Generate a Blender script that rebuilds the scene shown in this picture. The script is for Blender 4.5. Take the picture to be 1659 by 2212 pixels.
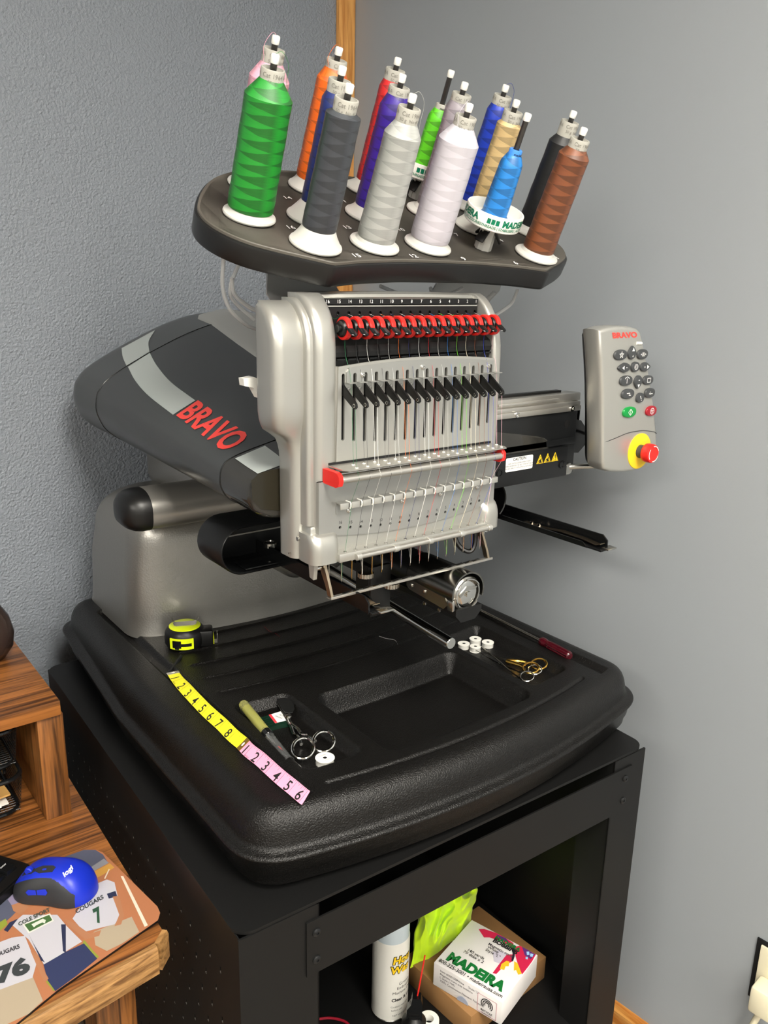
import bpy, bmesh, math, random
from mathutils import Vector, Matrix, Quaternion
from mathutils.geometry import tessellate_polygon
from mathutils.bvhtree import BVHTree

scene = bpy.context.scene
for o in list(bpy.data.objects):
    bpy.data.objects.remove(o, do_unlink=True)
COL = scene.collection
R_ = math.radians
random.seed(7)

# ------------------------------------------------------------------ camera
F_PX, CX, CY = 1801.0, 829.5, 1106.0          # focal length in pixels of the 1659 x 2212 frame
T = 0.915                                     # height of the machine's tray above the floor
CAM = Vector((0.0, 0.0, 1.5))
def _d(px, py):
    return Vector((px - CX, py - CY, F_PX)).normalized()
_X = _d(3273, 648)                            # vanishing point of the machine's width
_Z = -_d(690, 7450)                           # vanishing point of the plumb lines
_Z = (_Z - _X * _X.dot(_Z)).normalized()
_Y = _Z.cross(_X)
RW = Matrix((_X, _Y, _Z))                     # camera (x right, y down, z forward) -> world
cam_d = bpy.data.cameras.new('camera')
cam_d.sensor_fit = 'VERTICAL'; cam_d.sensor_height = 36.0
cam_d.lens = F_PX / 2212.0 * 36.0
cam_d.clip_start = 0.02
cam = bpy.data.objects.new('camera', cam_d); COL.objects.link(cam)
_c0, _c1, _c2 = RW.col[0], RW.col[1], RW.col[2]
cam.matrix_world = Matrix(((_c0[0], -_c1[0], -_c2[0], CAM.x), (_c0[1], -_c1[1], -_c2[1], CAM.y),
                           (_c0[2], -_c1[2], -_c2[2], CAM.z), (0, 0, 0, 1)))
scene.camera = cam
def ray(px, py):
    return RW @ Vector(((px - CX) / F_PX, (py - CY) / F_PX, 1.0))
def PZ(px, py, z):
    r = ray(px, py); return CAM + r * ((z - CAM.z) / r.z)
def PY(px, py, y):
    r = ray(px, py); return CAM + r * ((y - CAM.y) / r.y)
def PX(px, py, x):
    r = ray(px, py); return CAM + r * ((x - CAM.x) / r.x)

# ------------------------------------------------------------------ world, exposure
world = bpy.data.worlds.new('world'); scene.world = world
world.use_nodes = True
world.node_tree.nodes['Background'].inputs[0].default_value = (0.9, 0.95, 1, 1)
world.node_tree.nodes['Background'].inputs[1].default_value = 0.05
scene.view_settings.view_transform = 'Standard'
scene.view_settings.look = 'None'
scene.view_settings.gamma = 1.0
scene.view_settings.use_curve_mapping = False
scene.view_settings.exposure = 0.0
LIGHT_POWER = 41.0
# ceiling fixtures: (x, y, size x, size y, strength factor); each is built as a troffer further down
FIXTURES = [(0.28, -0.62, 0.6, 1.2, 1.0), (0.28, -2.9, 0.6, 1.2, 1.0), (-2.0, -0.62, 0.6, 1.2, 1.0), (-2.0, -2.9, 0.6, 1.2, 1.0)]
CEIL = 2.62

# ------------------------------------------------------------------ materials
def lin(c):
    c = c / 255.0
    return c / 12.92 if c <= 0.04045 else ((c + 0.055) / 1.055) ** 2.4
def rgb(r, g, b):
    return (lin(r), lin(g), lin(b), 1.0)
MATS = {}
def mat(name, col, rough=0.5, metal=0.0, spec=0.5, bump=None, coat=0.0, trans=0.0, ior=1.45, emit=None,
        mottle=None, aniso=0.0, alpha=1.0, sheen=0.0):
    """bump = (scale, strength, distance[, detail]); mottle = (scale, amount)"""
    m = bpy.data.materials.new(name); m.use_nodes = True
    nt = m.node_tree; b = nt.nodes['Principled BSDF']; L = nt.links
    I = b.inputs
    I['Base Color'].default_value = col; I['Roughness'].default_value = rough; I['Metallic'].default_value = metal
    I['Specular IOR Level'].default_value = spec; I['Coat Weight'].default_value = coat; I['Coat Roughness'].default_value = 0.08
    I['Transmission Weight'].default_value = trans; I['IOR'].default_value = ior; I['Anisotropic'].default_value = aniso
    I['Alpha'].default_value = alpha; I['Sheen Weight'].default_value = sheen
    if emit:
        I['Emission Color'].default_value = emit[0]; I['Emission Strength'].default_value = emit[1]
    tc = nt.nodes.new('ShaderNodeTexCoord')
    if bump:
        n = nt.nodes.new('ShaderNodeTexNoise'); n.inputs['Scale'].default_value = bump[0]
        n.inputs['Detail'].default_value = bump[3] if len(bump) > 3 else 2.0
        bp = nt.nodes.new('ShaderNodeBump'); bp.inputs['Strength'].default_value = bump[1]; bp.inputs['Distance'].default_value = bump[2]
        L.new(tc.outputs['Object'], n.inputs['Vector']); L.new(n.outputs['Fac'], bp.inputs['Height']); L.new(bp.outputs['Normal'], I['Normal'])
    if mottle:
        n2 = nt.nodes.new('ShaderNodeTexNoise'); n2.inputs['Scale'].default_value = mottle[0]; n2.inputs['Detail'].default_value = 5
        mx = nt.nodes.new('ShaderNodeMix'); mx.data_type = 'RGBA'
        a = mottle[1]
        mx.inputs[6].default_value = tuple(max(0, c * (1 - a)) for c in col[:3]) + (1,)
        mx.inputs[7].default_value = tuple(min(1, c * (1 + a)) for c in col[:3]) + (1,)
        L.new(tc.outputs['Object'], n2.inputs['Vector']); L.new(n2.outputs['Fac'], mx.inputs[0]); L.new(mx.outputs[2], I['Base Color'])
    MATS[name] = m
    return m
def wood(name, dark, light, axis='X', scale=1.0, rough=0.4, streak=14.0):
    m = bpy.data.materials.new(name); m.use_nodes = True
    nt = m.node_tree; b = nt.nodes['Principled BSDF']; L = nt.links
    b.inputs['Roughness'].default_value = rough
    tc = nt.nodes.new('ShaderNodeTexCoord'); mp = nt.nodes.new('ShaderNodeMapping')
    s = [streak * scale] * 3; s['XYZ'.index(axis)] = 0.9 * scale
    mp.inputs['Scale'].default_value = s
    n = nt.nodes.new('ShaderNodeTexNoise'); n.inputs['Scale'].default_value = 2.2; n.inputs['Detail'].default_value = 8; n.inputs['Distortion'].default_value = 1.3
    n2 = nt.nodes.new('ShaderNodeTexNoise'); n2.inputs['Scale'].default_value = 14; n2.inputs['Detail'].default_value = 6
    ad = nt.nodes.new('ShaderNodeMath'); ad.operation = 'MULTIPLY_ADD'; ad.inputs[1].default_value = 0.35
    cr = nt.nodes.new('ShaderNodeValToRGB')
    cr.color_ramp.elements[0].position = 0.52; cr.color_ramp.elements[0].color = dark
    cr.color_ramp.elements[1].position = 0.80; cr.color_ramp.elements[1].color = light
    L.new(tc.outputs['Object'], mp.inputs['Vector']); L.new(mp.outputs[0], n.inputs['Vector']); L.new(mp.outputs[0], n2.inputs['Vector'])
    L.new(n2.outputs['Fac'], ad.inputs[0]); L.new(n.outputs['Fac'], ad.inputs[2]); L.new(ad.outputs[0], cr.inputs[0]); L.new(cr.outputs[0], b.inputs['Base Color'])
    bp = nt.nodes.new('ShaderNodeBump'); bp.inputs['Strength'].default_value = 0.12; bp.inputs['Distance'].default_value = 0.001
    L.new(n2.outputs['Fac'], bp.inputs['Height']); L.new(bp.outputs['Normal'], b.inputs['Normal'])
    MATS[name] = m
    return m
def thread_mat(name, col, dark=0.5, rough=0.42):
    """cross-wound embroidery thread: fine windings plus the wedge-shaped sheen of the crossing layers, painted into the colour"""
    m = bpy.data.materials.new(name); m.use_nodes = True
    nt = m.node_tree; b = nt.nodes['Principled BSDF']; L = nt.links; N = nt.nodes.new
    b.inputs['Roughness'].default_value = rough; b.inputs['Specular IOR Level'].default_value = 0.8
    b.inputs['Anisotropic'].default_value = 0.6; tg = N('ShaderNodeTangent'); tg.direction_type = 'RADIAL'; tg.axis = 'Z'; L.new(tg.outputs[0], b.inputs['Tangent'])
    tc = N('ShaderNodeTexCoord'); sp = N('ShaderNodeSeparateXYZ'); L.new(tc.outputs['Object'], sp.inputs[0])
    at = N('ShaderNodeMath'); at.operation = 'ARCTAN2'; L.new(sp.outputs[1], at.inputs[0]); L.new(sp.outputs[0], at.inputs[1])
    an = N('ShaderNodeMath'); an.operation = 'MULTIPLY'; an.inputs[1].default_value = 1 / (2 * math.pi); L.new(at.outputs[0], an.inputs[0])
    v = N('ShaderNodeMath'); v.operation = 'MULTIPLY'; v.inputs[1].default_value = 78.0; L.new(sp.outputs[2], v.inputs[0])
    ns = N('ShaderNodeTexNoise'); ns.inputs['Scale'].default_value = 25; L.new(tc.outputs['Object'], ns.inputs['Vector'])
    vn = N('ShaderNodeMath'); vn.operation = 'MULTIPLY_ADD'; vn.inputs[1].default_value = 0.35; L.new(ns.outputs['Fac'], vn.inputs[0]); L.new(v.outputs[0], vn.inputs[2])
    fr = []
    for k in (2.0, -2.0):
        q = N('ShaderNodeMath'); q.operation = 'MULTIPLY_ADD'; q.inputs[1].default_value = k; L.new(an.outputs[0], q.inputs[0]); L.new(vn.outputs[0], q.inputs[2])
        w = N('ShaderNodeMath'); w.operation = 'FRACT'; L.new(q.outputs[0], w.inputs[0]); fr.append(w)
    gt = N('ShaderNodeMath'); gt.operation = 'SUBTRACT'; L.new(fr[0].outputs[0], gt.inputs[0]); L.new(fr[1].outputs[0], gt.inputs[1])
    ms = N('ShaderNodeMapRange'); ms.inputs[1].default_value = -0.12; ms.inputs[2].default_value = 0.12; L.new(gt.outputs[0], ms.inputs[0])
    mx = N('ShaderNodeMix'); mx.data_type = 'RGBA'
    mx.inputs[6].default_value = tuple(c * dark for c in col[:3]) + (1,); mx.inputs[7].default_value = col  # darker wedges in the base colour imitate the windings' differing sheen
    st = N('ShaderNodeMapping'); st.inputs['Scale'].default_value = (40, 40, 900); L.new(tc.outputs['Object'], st.inputs[0])
    n3 = N('ShaderNodeTexNoise'); n3.inputs['Scale'].default_value = 1.0; n3.inputs['Detail'].default_value = 3; L.new(st.outputs[0], n3.inputs['Vector'])
    ma = N('ShaderNodeMath'); ma.operation = 'MULTIPLY_ADD'; ma.inputs[1].default_value = 1.1; ma.inputs[2].default_value = -0.55; L.new(n3.outputs['Fac'], ma.inputs[0])
    mb_ = N('ShaderNodeMath'); mb_.operation = 'ADD'; mb_.use_clamp = True; L.new(ms.outputs[0], mb_.inputs[0]); L.new(ma.outputs[0], mb_.inputs[1])
    L.new(mb_.outputs[0], mx.inputs[0]); L.new(mx.outputs[2], b.inputs['Base Color'])
    wv = N('ShaderNodeTexWave'); wv.wave_type = 'BANDS'; wv.bands_direction = 'Z'; wv.inputs['Scale'].default_value = 520; wv.inputs['Distortion'].default_value = 2.5
    L.new(tc.outputs['Object'], wv.inputs['Vector'])
    bp = N('ShaderNodeBump'); bp.inputs['Strength'].default_value = 0.22; bp.inputs['Distance'].default_value = 0.0004
    L.new(wv.outputs['Fac'], bp.inputs['Height']); L.new(bp.outputs['Normal'], b.inputs['Normal'])
    MATS[name] = m
    return m

# ------------------------------------------------------------------ mesh builder
WM = {}                                       # world matrices of the objects made here
class MB:
    def __init__(s):
        s.v = []; s.f = []; s.mi = []
    def add(s, verts, faces, mi=0, M=None):
        o = len(s.v)
        s.v += [(M @ Vector(p)) if M else Vector(p) for p in verts]
        for f in faces:
            s.f.append([i + o for i in f]); s.mi.append(mi)
        return s
    def box(s, lo, hi, mi=0, M=None, bev=0.0, seg=2):
        lo = Vector(lo); hi = Vector(hi)
        if bev <= 0:
            v = [(x, y, z) for x in (lo.x, hi.x) for y in (lo.y, hi.y) for z in (lo.z, hi.z)]
            f = [(0, 1, 3, 2), (4, 6, 7, 5), (0, 4, 5, 1), (2, 3, 7, 6), (0, 2, 6, 4), (1, 5, 7, 3)]
            return s.add(v, f, mi, M)
        bm = bmesh.new(); bmesh.ops.create_cube(bm, size=1.0)
        for q in bm.verts:
            q.co = Vector(((lo.x + hi.x) / 2 + q.co.x * (hi.x - lo.x), (lo.y + hi.y) / 2 + q.co.y * (hi.y - lo.y), (lo.z + hi.z) / 2 + q.co.z * (hi.z - lo.z)))
        bmesh.ops.bevel(bm, geom=bm.edges[:], offset=bev, segments=seg, profile=0.5, affect='EDGES')
        bm.verts.index_update()
        s.add([q.co.copy() for q in bm.verts], [[q.index for q in f.verts] for f in bm.faces], mi, M)
        bm.free(); return s
    def loft(s, rings, mi=0, M=None, cap=True, closed=True):
        n = len(rings[0]); v = [p for r in rings for p in r]; f = []
        for i in range(len(rings) - 1):
            for j in range(n if closed else n - 1):
                k = (j + 1) % n
                f.append((i * n + j, i * n + k, (i + 1) * n + k, (i + 1) * n + j))
        if cap:
            f.append(tuple(range(n))[::-1]); f.append(tuple((len(rings) - 1) * n + j for j in range(n)))
        return s.add(v, f, mi, M)
    def lathe(s, prof, n=24, mi=0, M=None, cap=True):
        return s.loft([[(r * math.cos(2 * math.pi * j / n), r * math.sin(2 * math.pi * j / n), z) for j in range(n)] for r, z in prof], mi, M, cap)
    def cyl(s, a, b, r, r2=None, n=14, mi=0, bev=0.0):
        a = Vector(a); b = Vector(b); h = (b - a).length
        M = Matrix.Translation(a) @ (b - a).to_track_quat('Z', 'Y').to_matrix().to_4x4()
        r2 = r if r2 is None else r2
        pr = [(r, 0), (r2, h)]
        if bev: pr = [(r - bev, 0), (r, bev), (r2, h - bev), (r2 - bev, h)]
        return s.lathe(pr, n, mi, M)
    def tube(s, pts, r, n=8, mi=0, closed=False):
        pts = [Vector(p) for p in pts]; rings = []; m = len(pts)
        rr = r if isinstance(r, (list, tuple)) else [r] * m
        up = None
        for i, p in enumerate(pts):
            a = pts[(i - 1) % m] if (closed or i > 0) else p
            b = pts[(i + 1) % m] if (closed or i < m - 1) else p
            t = (b - a).normalized()
            if up is None:
                up = Vector((0, 0, 1)) if abs(t.z) < 0.9 else Vector((1, 0, 0))
            u = (up - t * up.dot(t)).normalized(); w = t.cross(u); up = u
            rings.append([p + (u * math.cos(2 * math.pi * j / n) + w * math.sin(2 * math.pi * j / n)) * rr[i] for j in range(n)])
        if closed: rings.append(rings[0])
        return s.loft(rings, mi, None, not closed)
    def prism(s, outer, holes, h0, h1, M, mi=0):
        """extrude a polygon with holes (u, v) from w = h0 to w = h1; M maps (u, v, w) to the world"""
        loops = [list(outer)] + [list(h) for h in holes]
        flat = [p for l in loops for p in l]; n = len(flat)
        tri = tessellate_polygon([[Vector((p[0], p[1], 0)) for p in l] for l in loops])
        v = [(p[0], p[1], h0) for p in flat] + [(p[0], p[1], h1) for p in flat]
        f = [tuple(t) for t in tri] + [tuple(i + n for i in reversed(t)) for t in tri]
        o = 0
        for l in loops:
            k = len(l)
            for j in range(k):
                a, b = o + j, o + (j + 1) % k
                f.append((a, b, b + n, a + n))
            o += k
        return s.add(v, f, mi, M)
    def sphere(s, c, r, n=12, mi=0, sc=(1, 1, 1)):
        m = n // 2 + 1
        pr = [(max(1e-5, r * math.sin(math.pi * i / m)), -r * math.cos(math.pi * i / m)) for i in range(m + 1)]
        return s.lathe(pr, n, mi, Matrix.Translation(Vector(c)) @ Matrix.Diagonal((*sc, 1)), cap=False)
    def mesh(s, name, mats, angle=38, recalc=True):
        me = bpy.data.meshes.new(name)
        me.from_pydata([tuple(p) for p in s.v], [], s.f)
        for m in (mats if isinstance(mats, (list, tuple)) else [mats]): me.materials.append(m)
        me.polygons.foreach_set('material_index', s.mi)
        if recalc:
            bm = bmesh.new(); bm.from_mesh(me)
            bmesh.ops.recalc_face_normals(bm, faces=bm.faces[:]); bm.to_mesh(me); bm.free()
        me.polygons.foreach_set('use_smooth', [True] * len(me.polygons))
        me.set_sharp_from_angle(angle=R_(angle)); me.update()
        return me
    def build(s, name, mats, parent=None, angle=38, recalc=True):
        """the vertices are in world coordinates; the object is parented without offset"""
        if parent is not None:
            Mi = WM[parent].inverted(); s.v = [Mi @ p for p in s.v]
        me = s.mesh(name, mats, angle, recalc)
        o = bpy.data.objects.new(name, me); COL.objects.link(o)
        if parent is not None: o.parent = parent; WM[o] = WM[parent]
        else: WM[o] = Matrix()
        return o
def inst(name, me, parent, M):
    """an object that shares mesh data, at world matrix M"""
    o = bpy.data.objects.new(name, me); COL.objects.link(o)
    if parent is not None:
        o.parent = parent; o.matrix_basis = WM[parent].inverted() @ M
    else: o.matrix_basis = M
    WM[o] = M
    return o
def tag(o, label=None, cat=None, group=None, kind=None):
    if label: o['label'] = label
    if cat: o['category'] = cat
    if group: o['group'] = group
    if kind: o['kind'] = kind
    return o
def thing(name, loc, label, cat, group=None, rot=None):
    o = bpy.data.objects.new(name, None); COL.objects.link(o)
    M = Matrix.Translation(Vector(loc)) @ (rot.to_4x4() if rot else Matrix())
    o.matrix_basis = M; WM[o] = M; o.empty_display_size = 0.05
    return tag(o, label, cat, group)
def frame(o, u, v, w=None):
    """matrix with origin o and axes u, v, w"""
    u = Vector(u).normalized(); v = Vector(v); v = (v - u * u.dot(v)).normalized(); w = u.cross(v)
    M = Matrix.Identity(4)
    for i in range(3):
        M[i][0], M[i][1], M[i][2], M[i][3] = u[i], v[i], w[i], o[i]
    return M
_tc = {}
def text2d(txt, size=1.0, bold=0.0, shear=0.0, width=1.0, align='CENTER'):
    """flat text as 2-D vertices and faces, cap height about 0.7 * size"""
    key = (txt, bold, shear, width, align)
    if key not in _tc:
        c = bpy.data.curves.new('t', 'FONT'); c.body = txt; c.size = 1.0; c.offset = bold; c.shear = shear
        c.align_x = align; c.align_y = 'CENTER'; c.resolution_u = 3; c.fill_mode = 'FRONT'
        o = bpy.data.objects.new('t', c); me = bpy.data.meshes.new_from_object(o)
        _tc[key] = ([(q.co.x * width, q.co.y) for q in me.vertices], [list(p.vertices) for p in me.polygons])
        bpy.data.objects.remove(o); bpy.data.meshes.remove(me); bpy.data.curves.remove(c)
    v, f = _tc[key]
    return [(a * size, b * size) for a, b in v], f
def text(mb, txt, M, size, mi=0, **k):
    v, f = text2d(txt, size, **k)
    return mb.add([(a, b, 0) for a, b in v], f, mi, M)
def arc(c, r, a0, a1, n, rx=None):
    return [(c[0] + r * math.cos(R_(a0 + (a1 - a0) * i / n)), c[1] + (rx or r) * math.sin(R_(a0 + (a1 - a0) * i / n))) for i in range(n + 1)]
def rrect(x0, y0, x1, y1, r, n=5):
    return arc((x1 - r, y0 + r), r, -90, 0, n) + arc((x1 - r, y1 - r), r, 0, 90, n) + arc((x0 + r, y1 - r), r, 90, 180, n) + arc((x0 + r, y0 + r), r, 180, 270, n)
def circ(cx, cy, r, n=14, ry=None):
    return [(cx + r * math.cos(2 * math.pi * i / n), cy + (ry or r) * math.sin(2 * math.pi * i / n)) for i in range(n)]
def capsule(cx, y0, y1, r, n=5):
    return arc((cx, y1), r, 0, 180, n) + arc((cx, y0), r, 180, 360, n)
def bez(p, n=12):
    """smooth Catmull-Rom curve through points"""
    p = [Vector(q) for q in p]; out = []
    P = [p[0] * 2 - p[1]] + p + [p[-1] * 2 - p[-2]]
    for i in range(1, len(P) - 2):
        for k in range(n):
            t = k / n
            out.append(0.5 * ((2 * P[i]) + (P[i + 1] - P[i - 1]) * t + (2 * P[i - 1] - 5 * P[i] + 4 * P[i + 1] - P[i + 2]) * t * t + (3 * P[i] - P[i - 1] - 3 * P[i + 1] + P[i + 2]) * t ** 3))
    out.append(p[-1]); return out
def decal_px(mb, bvh, pts_px, faces, off=0.0006, mi=0):
    """flat print laid on a built surface, given by where it shows in the photograph"""
    vs = []
    for px, py in pts_px:
        r = ray(px, py).normalized(); h = bvh.ray_cast(CAM, r)
        p, nrm = (h[0], h[1]) if h[0] is not None else (CAM + r * 1.2, -r)
        if nrm.dot(r) > 0: nrm = -nrm
        vs.append(p + nrm * off)
    mb.add(vs, faces, mi)
def bvh_of(mb):
    return BVHTree.FromPolygons([tuple(p) for p in mb.v], mb.f)
def grid_faces(nu, nv):
    return [(i * nv + j, i * nv + j + 1, (i + 1) * nv + j + 1, (i + 1) * nv + j) for i in range(nu - 1) for j in range(nv - 1)]
XZ = lambda y: Matrix(((1, 0, 0, 0), (0, 0, 1, 0), (0, 1, 0, T), (0, 0, 0, 1)))   # (u, v, w) -> (x=u, y=w, z=v+T)
def XZm():
    return Matrix(((1, 0, 0, 0), (0, 0, 1, 0), (0, 1, 0, T), (0, 0, 0, 1)))
FRONT = Matrix(((1, 0, 0, 0), (0, 0, 1, 0), (0, 1, 0, T), (0, 0, 0, 1)))           # machine front view
SIDE = Matrix(((0, 0, 1, 0), (1, 0, 0, 0), (0, 1, 0, T), (0, 0, 0, 1)))            # (u, v, w) -> (x=w, y=u, z=v+T)
PLAN = Matrix.Translation((0, 0, T))
def m3(x, y, z): return Vector((x, y, z + T))

# ------------------------------------------------------------------ material palette
M = dict(
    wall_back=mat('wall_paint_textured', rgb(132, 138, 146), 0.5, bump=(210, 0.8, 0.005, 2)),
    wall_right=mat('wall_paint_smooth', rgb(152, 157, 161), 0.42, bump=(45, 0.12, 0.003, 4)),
    wall_room=mat('wall_paint_room', rgb(175, 178, 180), 0.6),
    ceiling=mat('ceiling_white', rgb(232, 230, 224), 0.8),
    floor=mat('floor_vinyl', rgb(120, 112, 102), 0.5, mottle=(6, 0.2)),
    lamp=mat('lamp_diffuser', rgb(255, 250, 240), 0.6, emit=((1.0, 0.95, 0.86, 1), LIGHT_POWER)),
    white_metal=mat('white_enamel', rgb(235, 235, 232), 0.4),
    oak=wood('oak_trim', rgb(176, 112, 48), rgb(226, 170, 98), 'Z', 2.0, 0.35),
    oak_base=wood('oak_baseboard', rgb(170, 104, 40), rgb(216, 156, 84), 'Y', 1.6, 0.35),
    desk=wood('desk_walnut', rgb(66, 38, 17), rgb(150, 94, 46), 'X', 1.4, 0.34, 22),
    desk_v=wood('desk_walnut_upright', rgb(64, 38, 17), rgb(142, 90, 44), 'Z', 1.4, 0.34, 22),
    desk_edge=wood('desk_edge_oak', rgb(96, 64, 32), rgb(172, 130, 80), 'X', 1.8, 0.4, 20),
    tray=mat('tray_plastic', rgb(15, 14, 13), 0.35, spec=0.42, bump=(560, 0.8, 0.0013, 2)),
    cart=mat('cart_black_steel', rgb(17, 17, 17), 0.48, spec=0.35, bump=(1500, 0.2, 0.0004, 2)),
    cart_hole=mat('cart_hole', rgb(96, 94, 90), 0.4),
    ped=mat('pedestal_silver', rgb(150, 148, 143), 0.34, 0.8, bump=(420, 0.30, 0.0009, 2)),
    silver=mat('silver_plastic', rgb(190, 189, 183), 0.36, 0.66, bump=(2500, 0.06, 0.0003, 1)),
    silver_head=mat('silver_head_paint', rgb(178, 177, 171), 0.35, 0.68, bump=(2500, 0.06, 0.0003, 1)),
    silver_panel=mat('silver_panel', rgb(168, 168, 164), 0.36, 0.7),
    alum=mat('aluminium', rgb(196, 193, 186), 0.32, 0.85, bump=(600, 0.05, 0.0004, 1), aniso=0.4),
    chrome=mat('chrome', rgb(215, 214, 210), 0.12, 1.0),
    steel=mat('steel', rgb(190, 188, 182), 0.25, 1.0),
    brass=mat('gold_plate', rgb(214, 170, 84), 0.2, 1.0),
    bronze=mat('warm_steel', rgb(176, 160, 138), 0.3, 1.0),
    hood=mat('hood_charcoal', rgb(58, 60, 61), 0.3, spec=0.5, bump=(1400, 0.05, 0.0003, 1)),
    smoke=mat('smoked_cover', rgb(44, 43, 40), 0.1, spec=0.6, coat=0.3),
    smoke_face=mat('smoked_window', rgb(34, 31, 22), 0.12, spec=0.5),
    stripe=mat('stripe_grey', rgb(170, 177, 175), 0.35),
    red_print=mat('red_print', rgb(236, 70, 62), 0.35),
    black=mat('black_plastic', rgb(14, 14, 14), 0.38),
    black_gloss=mat('black_gloss', rgb(16, 17, 18), 0.16),
    black_metal=mat('black_metal', rgb(22, 23, 24), 0.33, 0.1),
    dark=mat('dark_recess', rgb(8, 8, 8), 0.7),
    rack=mat('rack_top_plastic', rgb(86, 82, 75), 0.55, mottle=(30, 0.18), bump=(900, 0.15, 0.0005)),
    rack_side=mat('rack_side_plastic', rgb(24, 24, 24), 0.36),
    red=mat('red_plastic', rgb(222, 40, 34), 0.3),
    white=mat('white_plastic', rgb(236, 235, 228), 0.35),
    spool=mat('spool_plastic', rgb(198, 197, 191), 0.35, spec=0.5),
    tubep=mat('cone_tube_plastic', rgb(176, 174, 165), 0.38),
    print_grey=mat('print_grey', rgb(142, 140, 132), 0.5),
    print_white=mat('print_white', rgb(235, 235, 232), 0.5),
    print_black=mat('print_black', rgb(28, 28, 28), 0.5),
    print_green=mat('print_green', rgb(0, 118, 84), 0.45),
    yellow=mat('yellow_plastic', rgb(222, 238, 22), 0.35),
    sign_yellow=mat('sign_yellow', rgb(246, 205, 36), 0.4),
    green_btn=mat('green_button', rgb(16, 140, 62), 0.3),
    dark_red=mat('dark_red_button', rgb(150, 28, 40), 0.3),
    key_grey=mat('button_grey', rgb(64, 66, 68), 0.4),
    clear=mat('clear_tube', rgb(226, 228, 228), 0.2, trans=0.0, alpha=0.55),
    clear_plastic=mat('clear_plastic', rgb(240, 242, 240), 0.05, trans=0.95, ior=1.3),
    amber=mat('amber_oil_plastic', rgb(216, 214, 140), 0.08, trans=0.75, ior=1.35),
)

# ------------------------------------------------------------------ the room
ang = math.atan(0.0925)                        # the room is turned a little against the machine
ux, uy = Vector((math.cos(ang), math.sin(ang), 0)), Vector((-math.sin(ang), math.cos(ang), 0))
CORN = Vector((1.145, 1.636, 0))
def room(a, b, z=0.0):                        # a along the back wall (to the left negative), b along the right wall (to the front negative)
    return CORN + ux * a + uy * b + Vector((0, 0, z))
def room_box(mb, a0, a1, b0, b1, z0, z1, bev=0.0, mi=0):
    M_ = Matrix.Translation(CORN) @ Matrix.Rotation(ang, 4, 'Z')
    return mb.box((a0, b0, z0), (a1, b1, z1), mi, M_, bev)
LW, LD = 5.2, 5.6
tag(room_box(MB(), -LW - .1, .1, -LD - .1, .1, -0.1, 0).build('floor', M['floor']), kind='structure')
tag(room_box(MB(), -LW - .1, .1, -LD - .1, .1, CEIL, CEIL + .1).build('ceiling', M['ceiling']), kind='structure')
tag(room_box(MB(), -LW, 0, 0, .1, 0, CEIL).build('wall_back', M['wall_back']), kind='structure')
tag(room_box(MB(), 0, .1, -LD, .1, 0, CEIL).build('wall_right', M['wall_right']), kind='structure')
tag(room_box(MB(), -LW - .1, -LW, -LD, .1, 0, CEIL).build('wall_left', M['wall_room']), kind='structure')
tag(room_box(MB(), -LW, 0, -LD - .1, -LD, 0, CEIL).build('wall_front', M['wall_room']), kind='structure')
# oak corner strip and baseboards
mb = MB(); room_box(mb, -0.046, -0.001, -0.012, -0.0005, 0.1, CEIL - 0.001, 0.002)
tag(mb.build('trim_1', M['oak']), kind='structure')
def bboard(name, back):
    mb = MB()
    prof = [(0, 0.0), (0.016, 0.0), (0.016, 0.062), (0.013, 0.070), (0.0135, 0.078), (0.008, 0.088), (0, 0.09)]
    if back:
        rings = [[room(a, -0.0006 - p, z + 0.0006) for p, z in prof] for a in (-LW + .001, -0.02)]
    else:
        rings = [[room(-0.0006 - p, b, z + 0.0006) for p, z in prof] for b in (-LD + .001, -0.001)]
    mb.loft(rings)
    tag(mb.build(name, M['oak_base'], angle=25), kind='structure')
bboard('baseboard_back', True); bboard('baseboard_right', False)
# ceiling troffers: the room's lamps
for i, (fx, fy, sx, sy, k) in enumerate(FIXTURES):
    t = thing('ceiling_light', (fx, fy, CEIL), 'flat rectangular ceiling light panel with white frame', 'light', 'ceiling light panels')
    mb = MB()
    mb.prism([(fx - sx / 2 - .03, fy - sy / 2 - .03), (fx + sx / 2 + .03, fy - sy / 2 - .03), (fx + sx / 2 + .03, fy + sy / 2 + .03), (fx - sx / 2 - .03, fy + sy / 2 + .03)],
             [[(fx - sx / 2, fy - sy / 2), (fx + sx / 2, fy - sy / 2), (fx + sx / 2, fy + sy / 2), (fx - sx / 2, fy + sy / 2)]], CEIL - 0.03, CEIL - .0005, Matrix())
    mb.build('lamp_frame', M['white_metal'], t)
    mb = MB().box((fx - sx / 2, fy - sy / 2, CEIL - 0.02), (fx + sx / 2, fy + sy / 2, CEIL - 0.012))
    mb.build('lamp_diffuser', M['lamp'], t)
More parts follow.
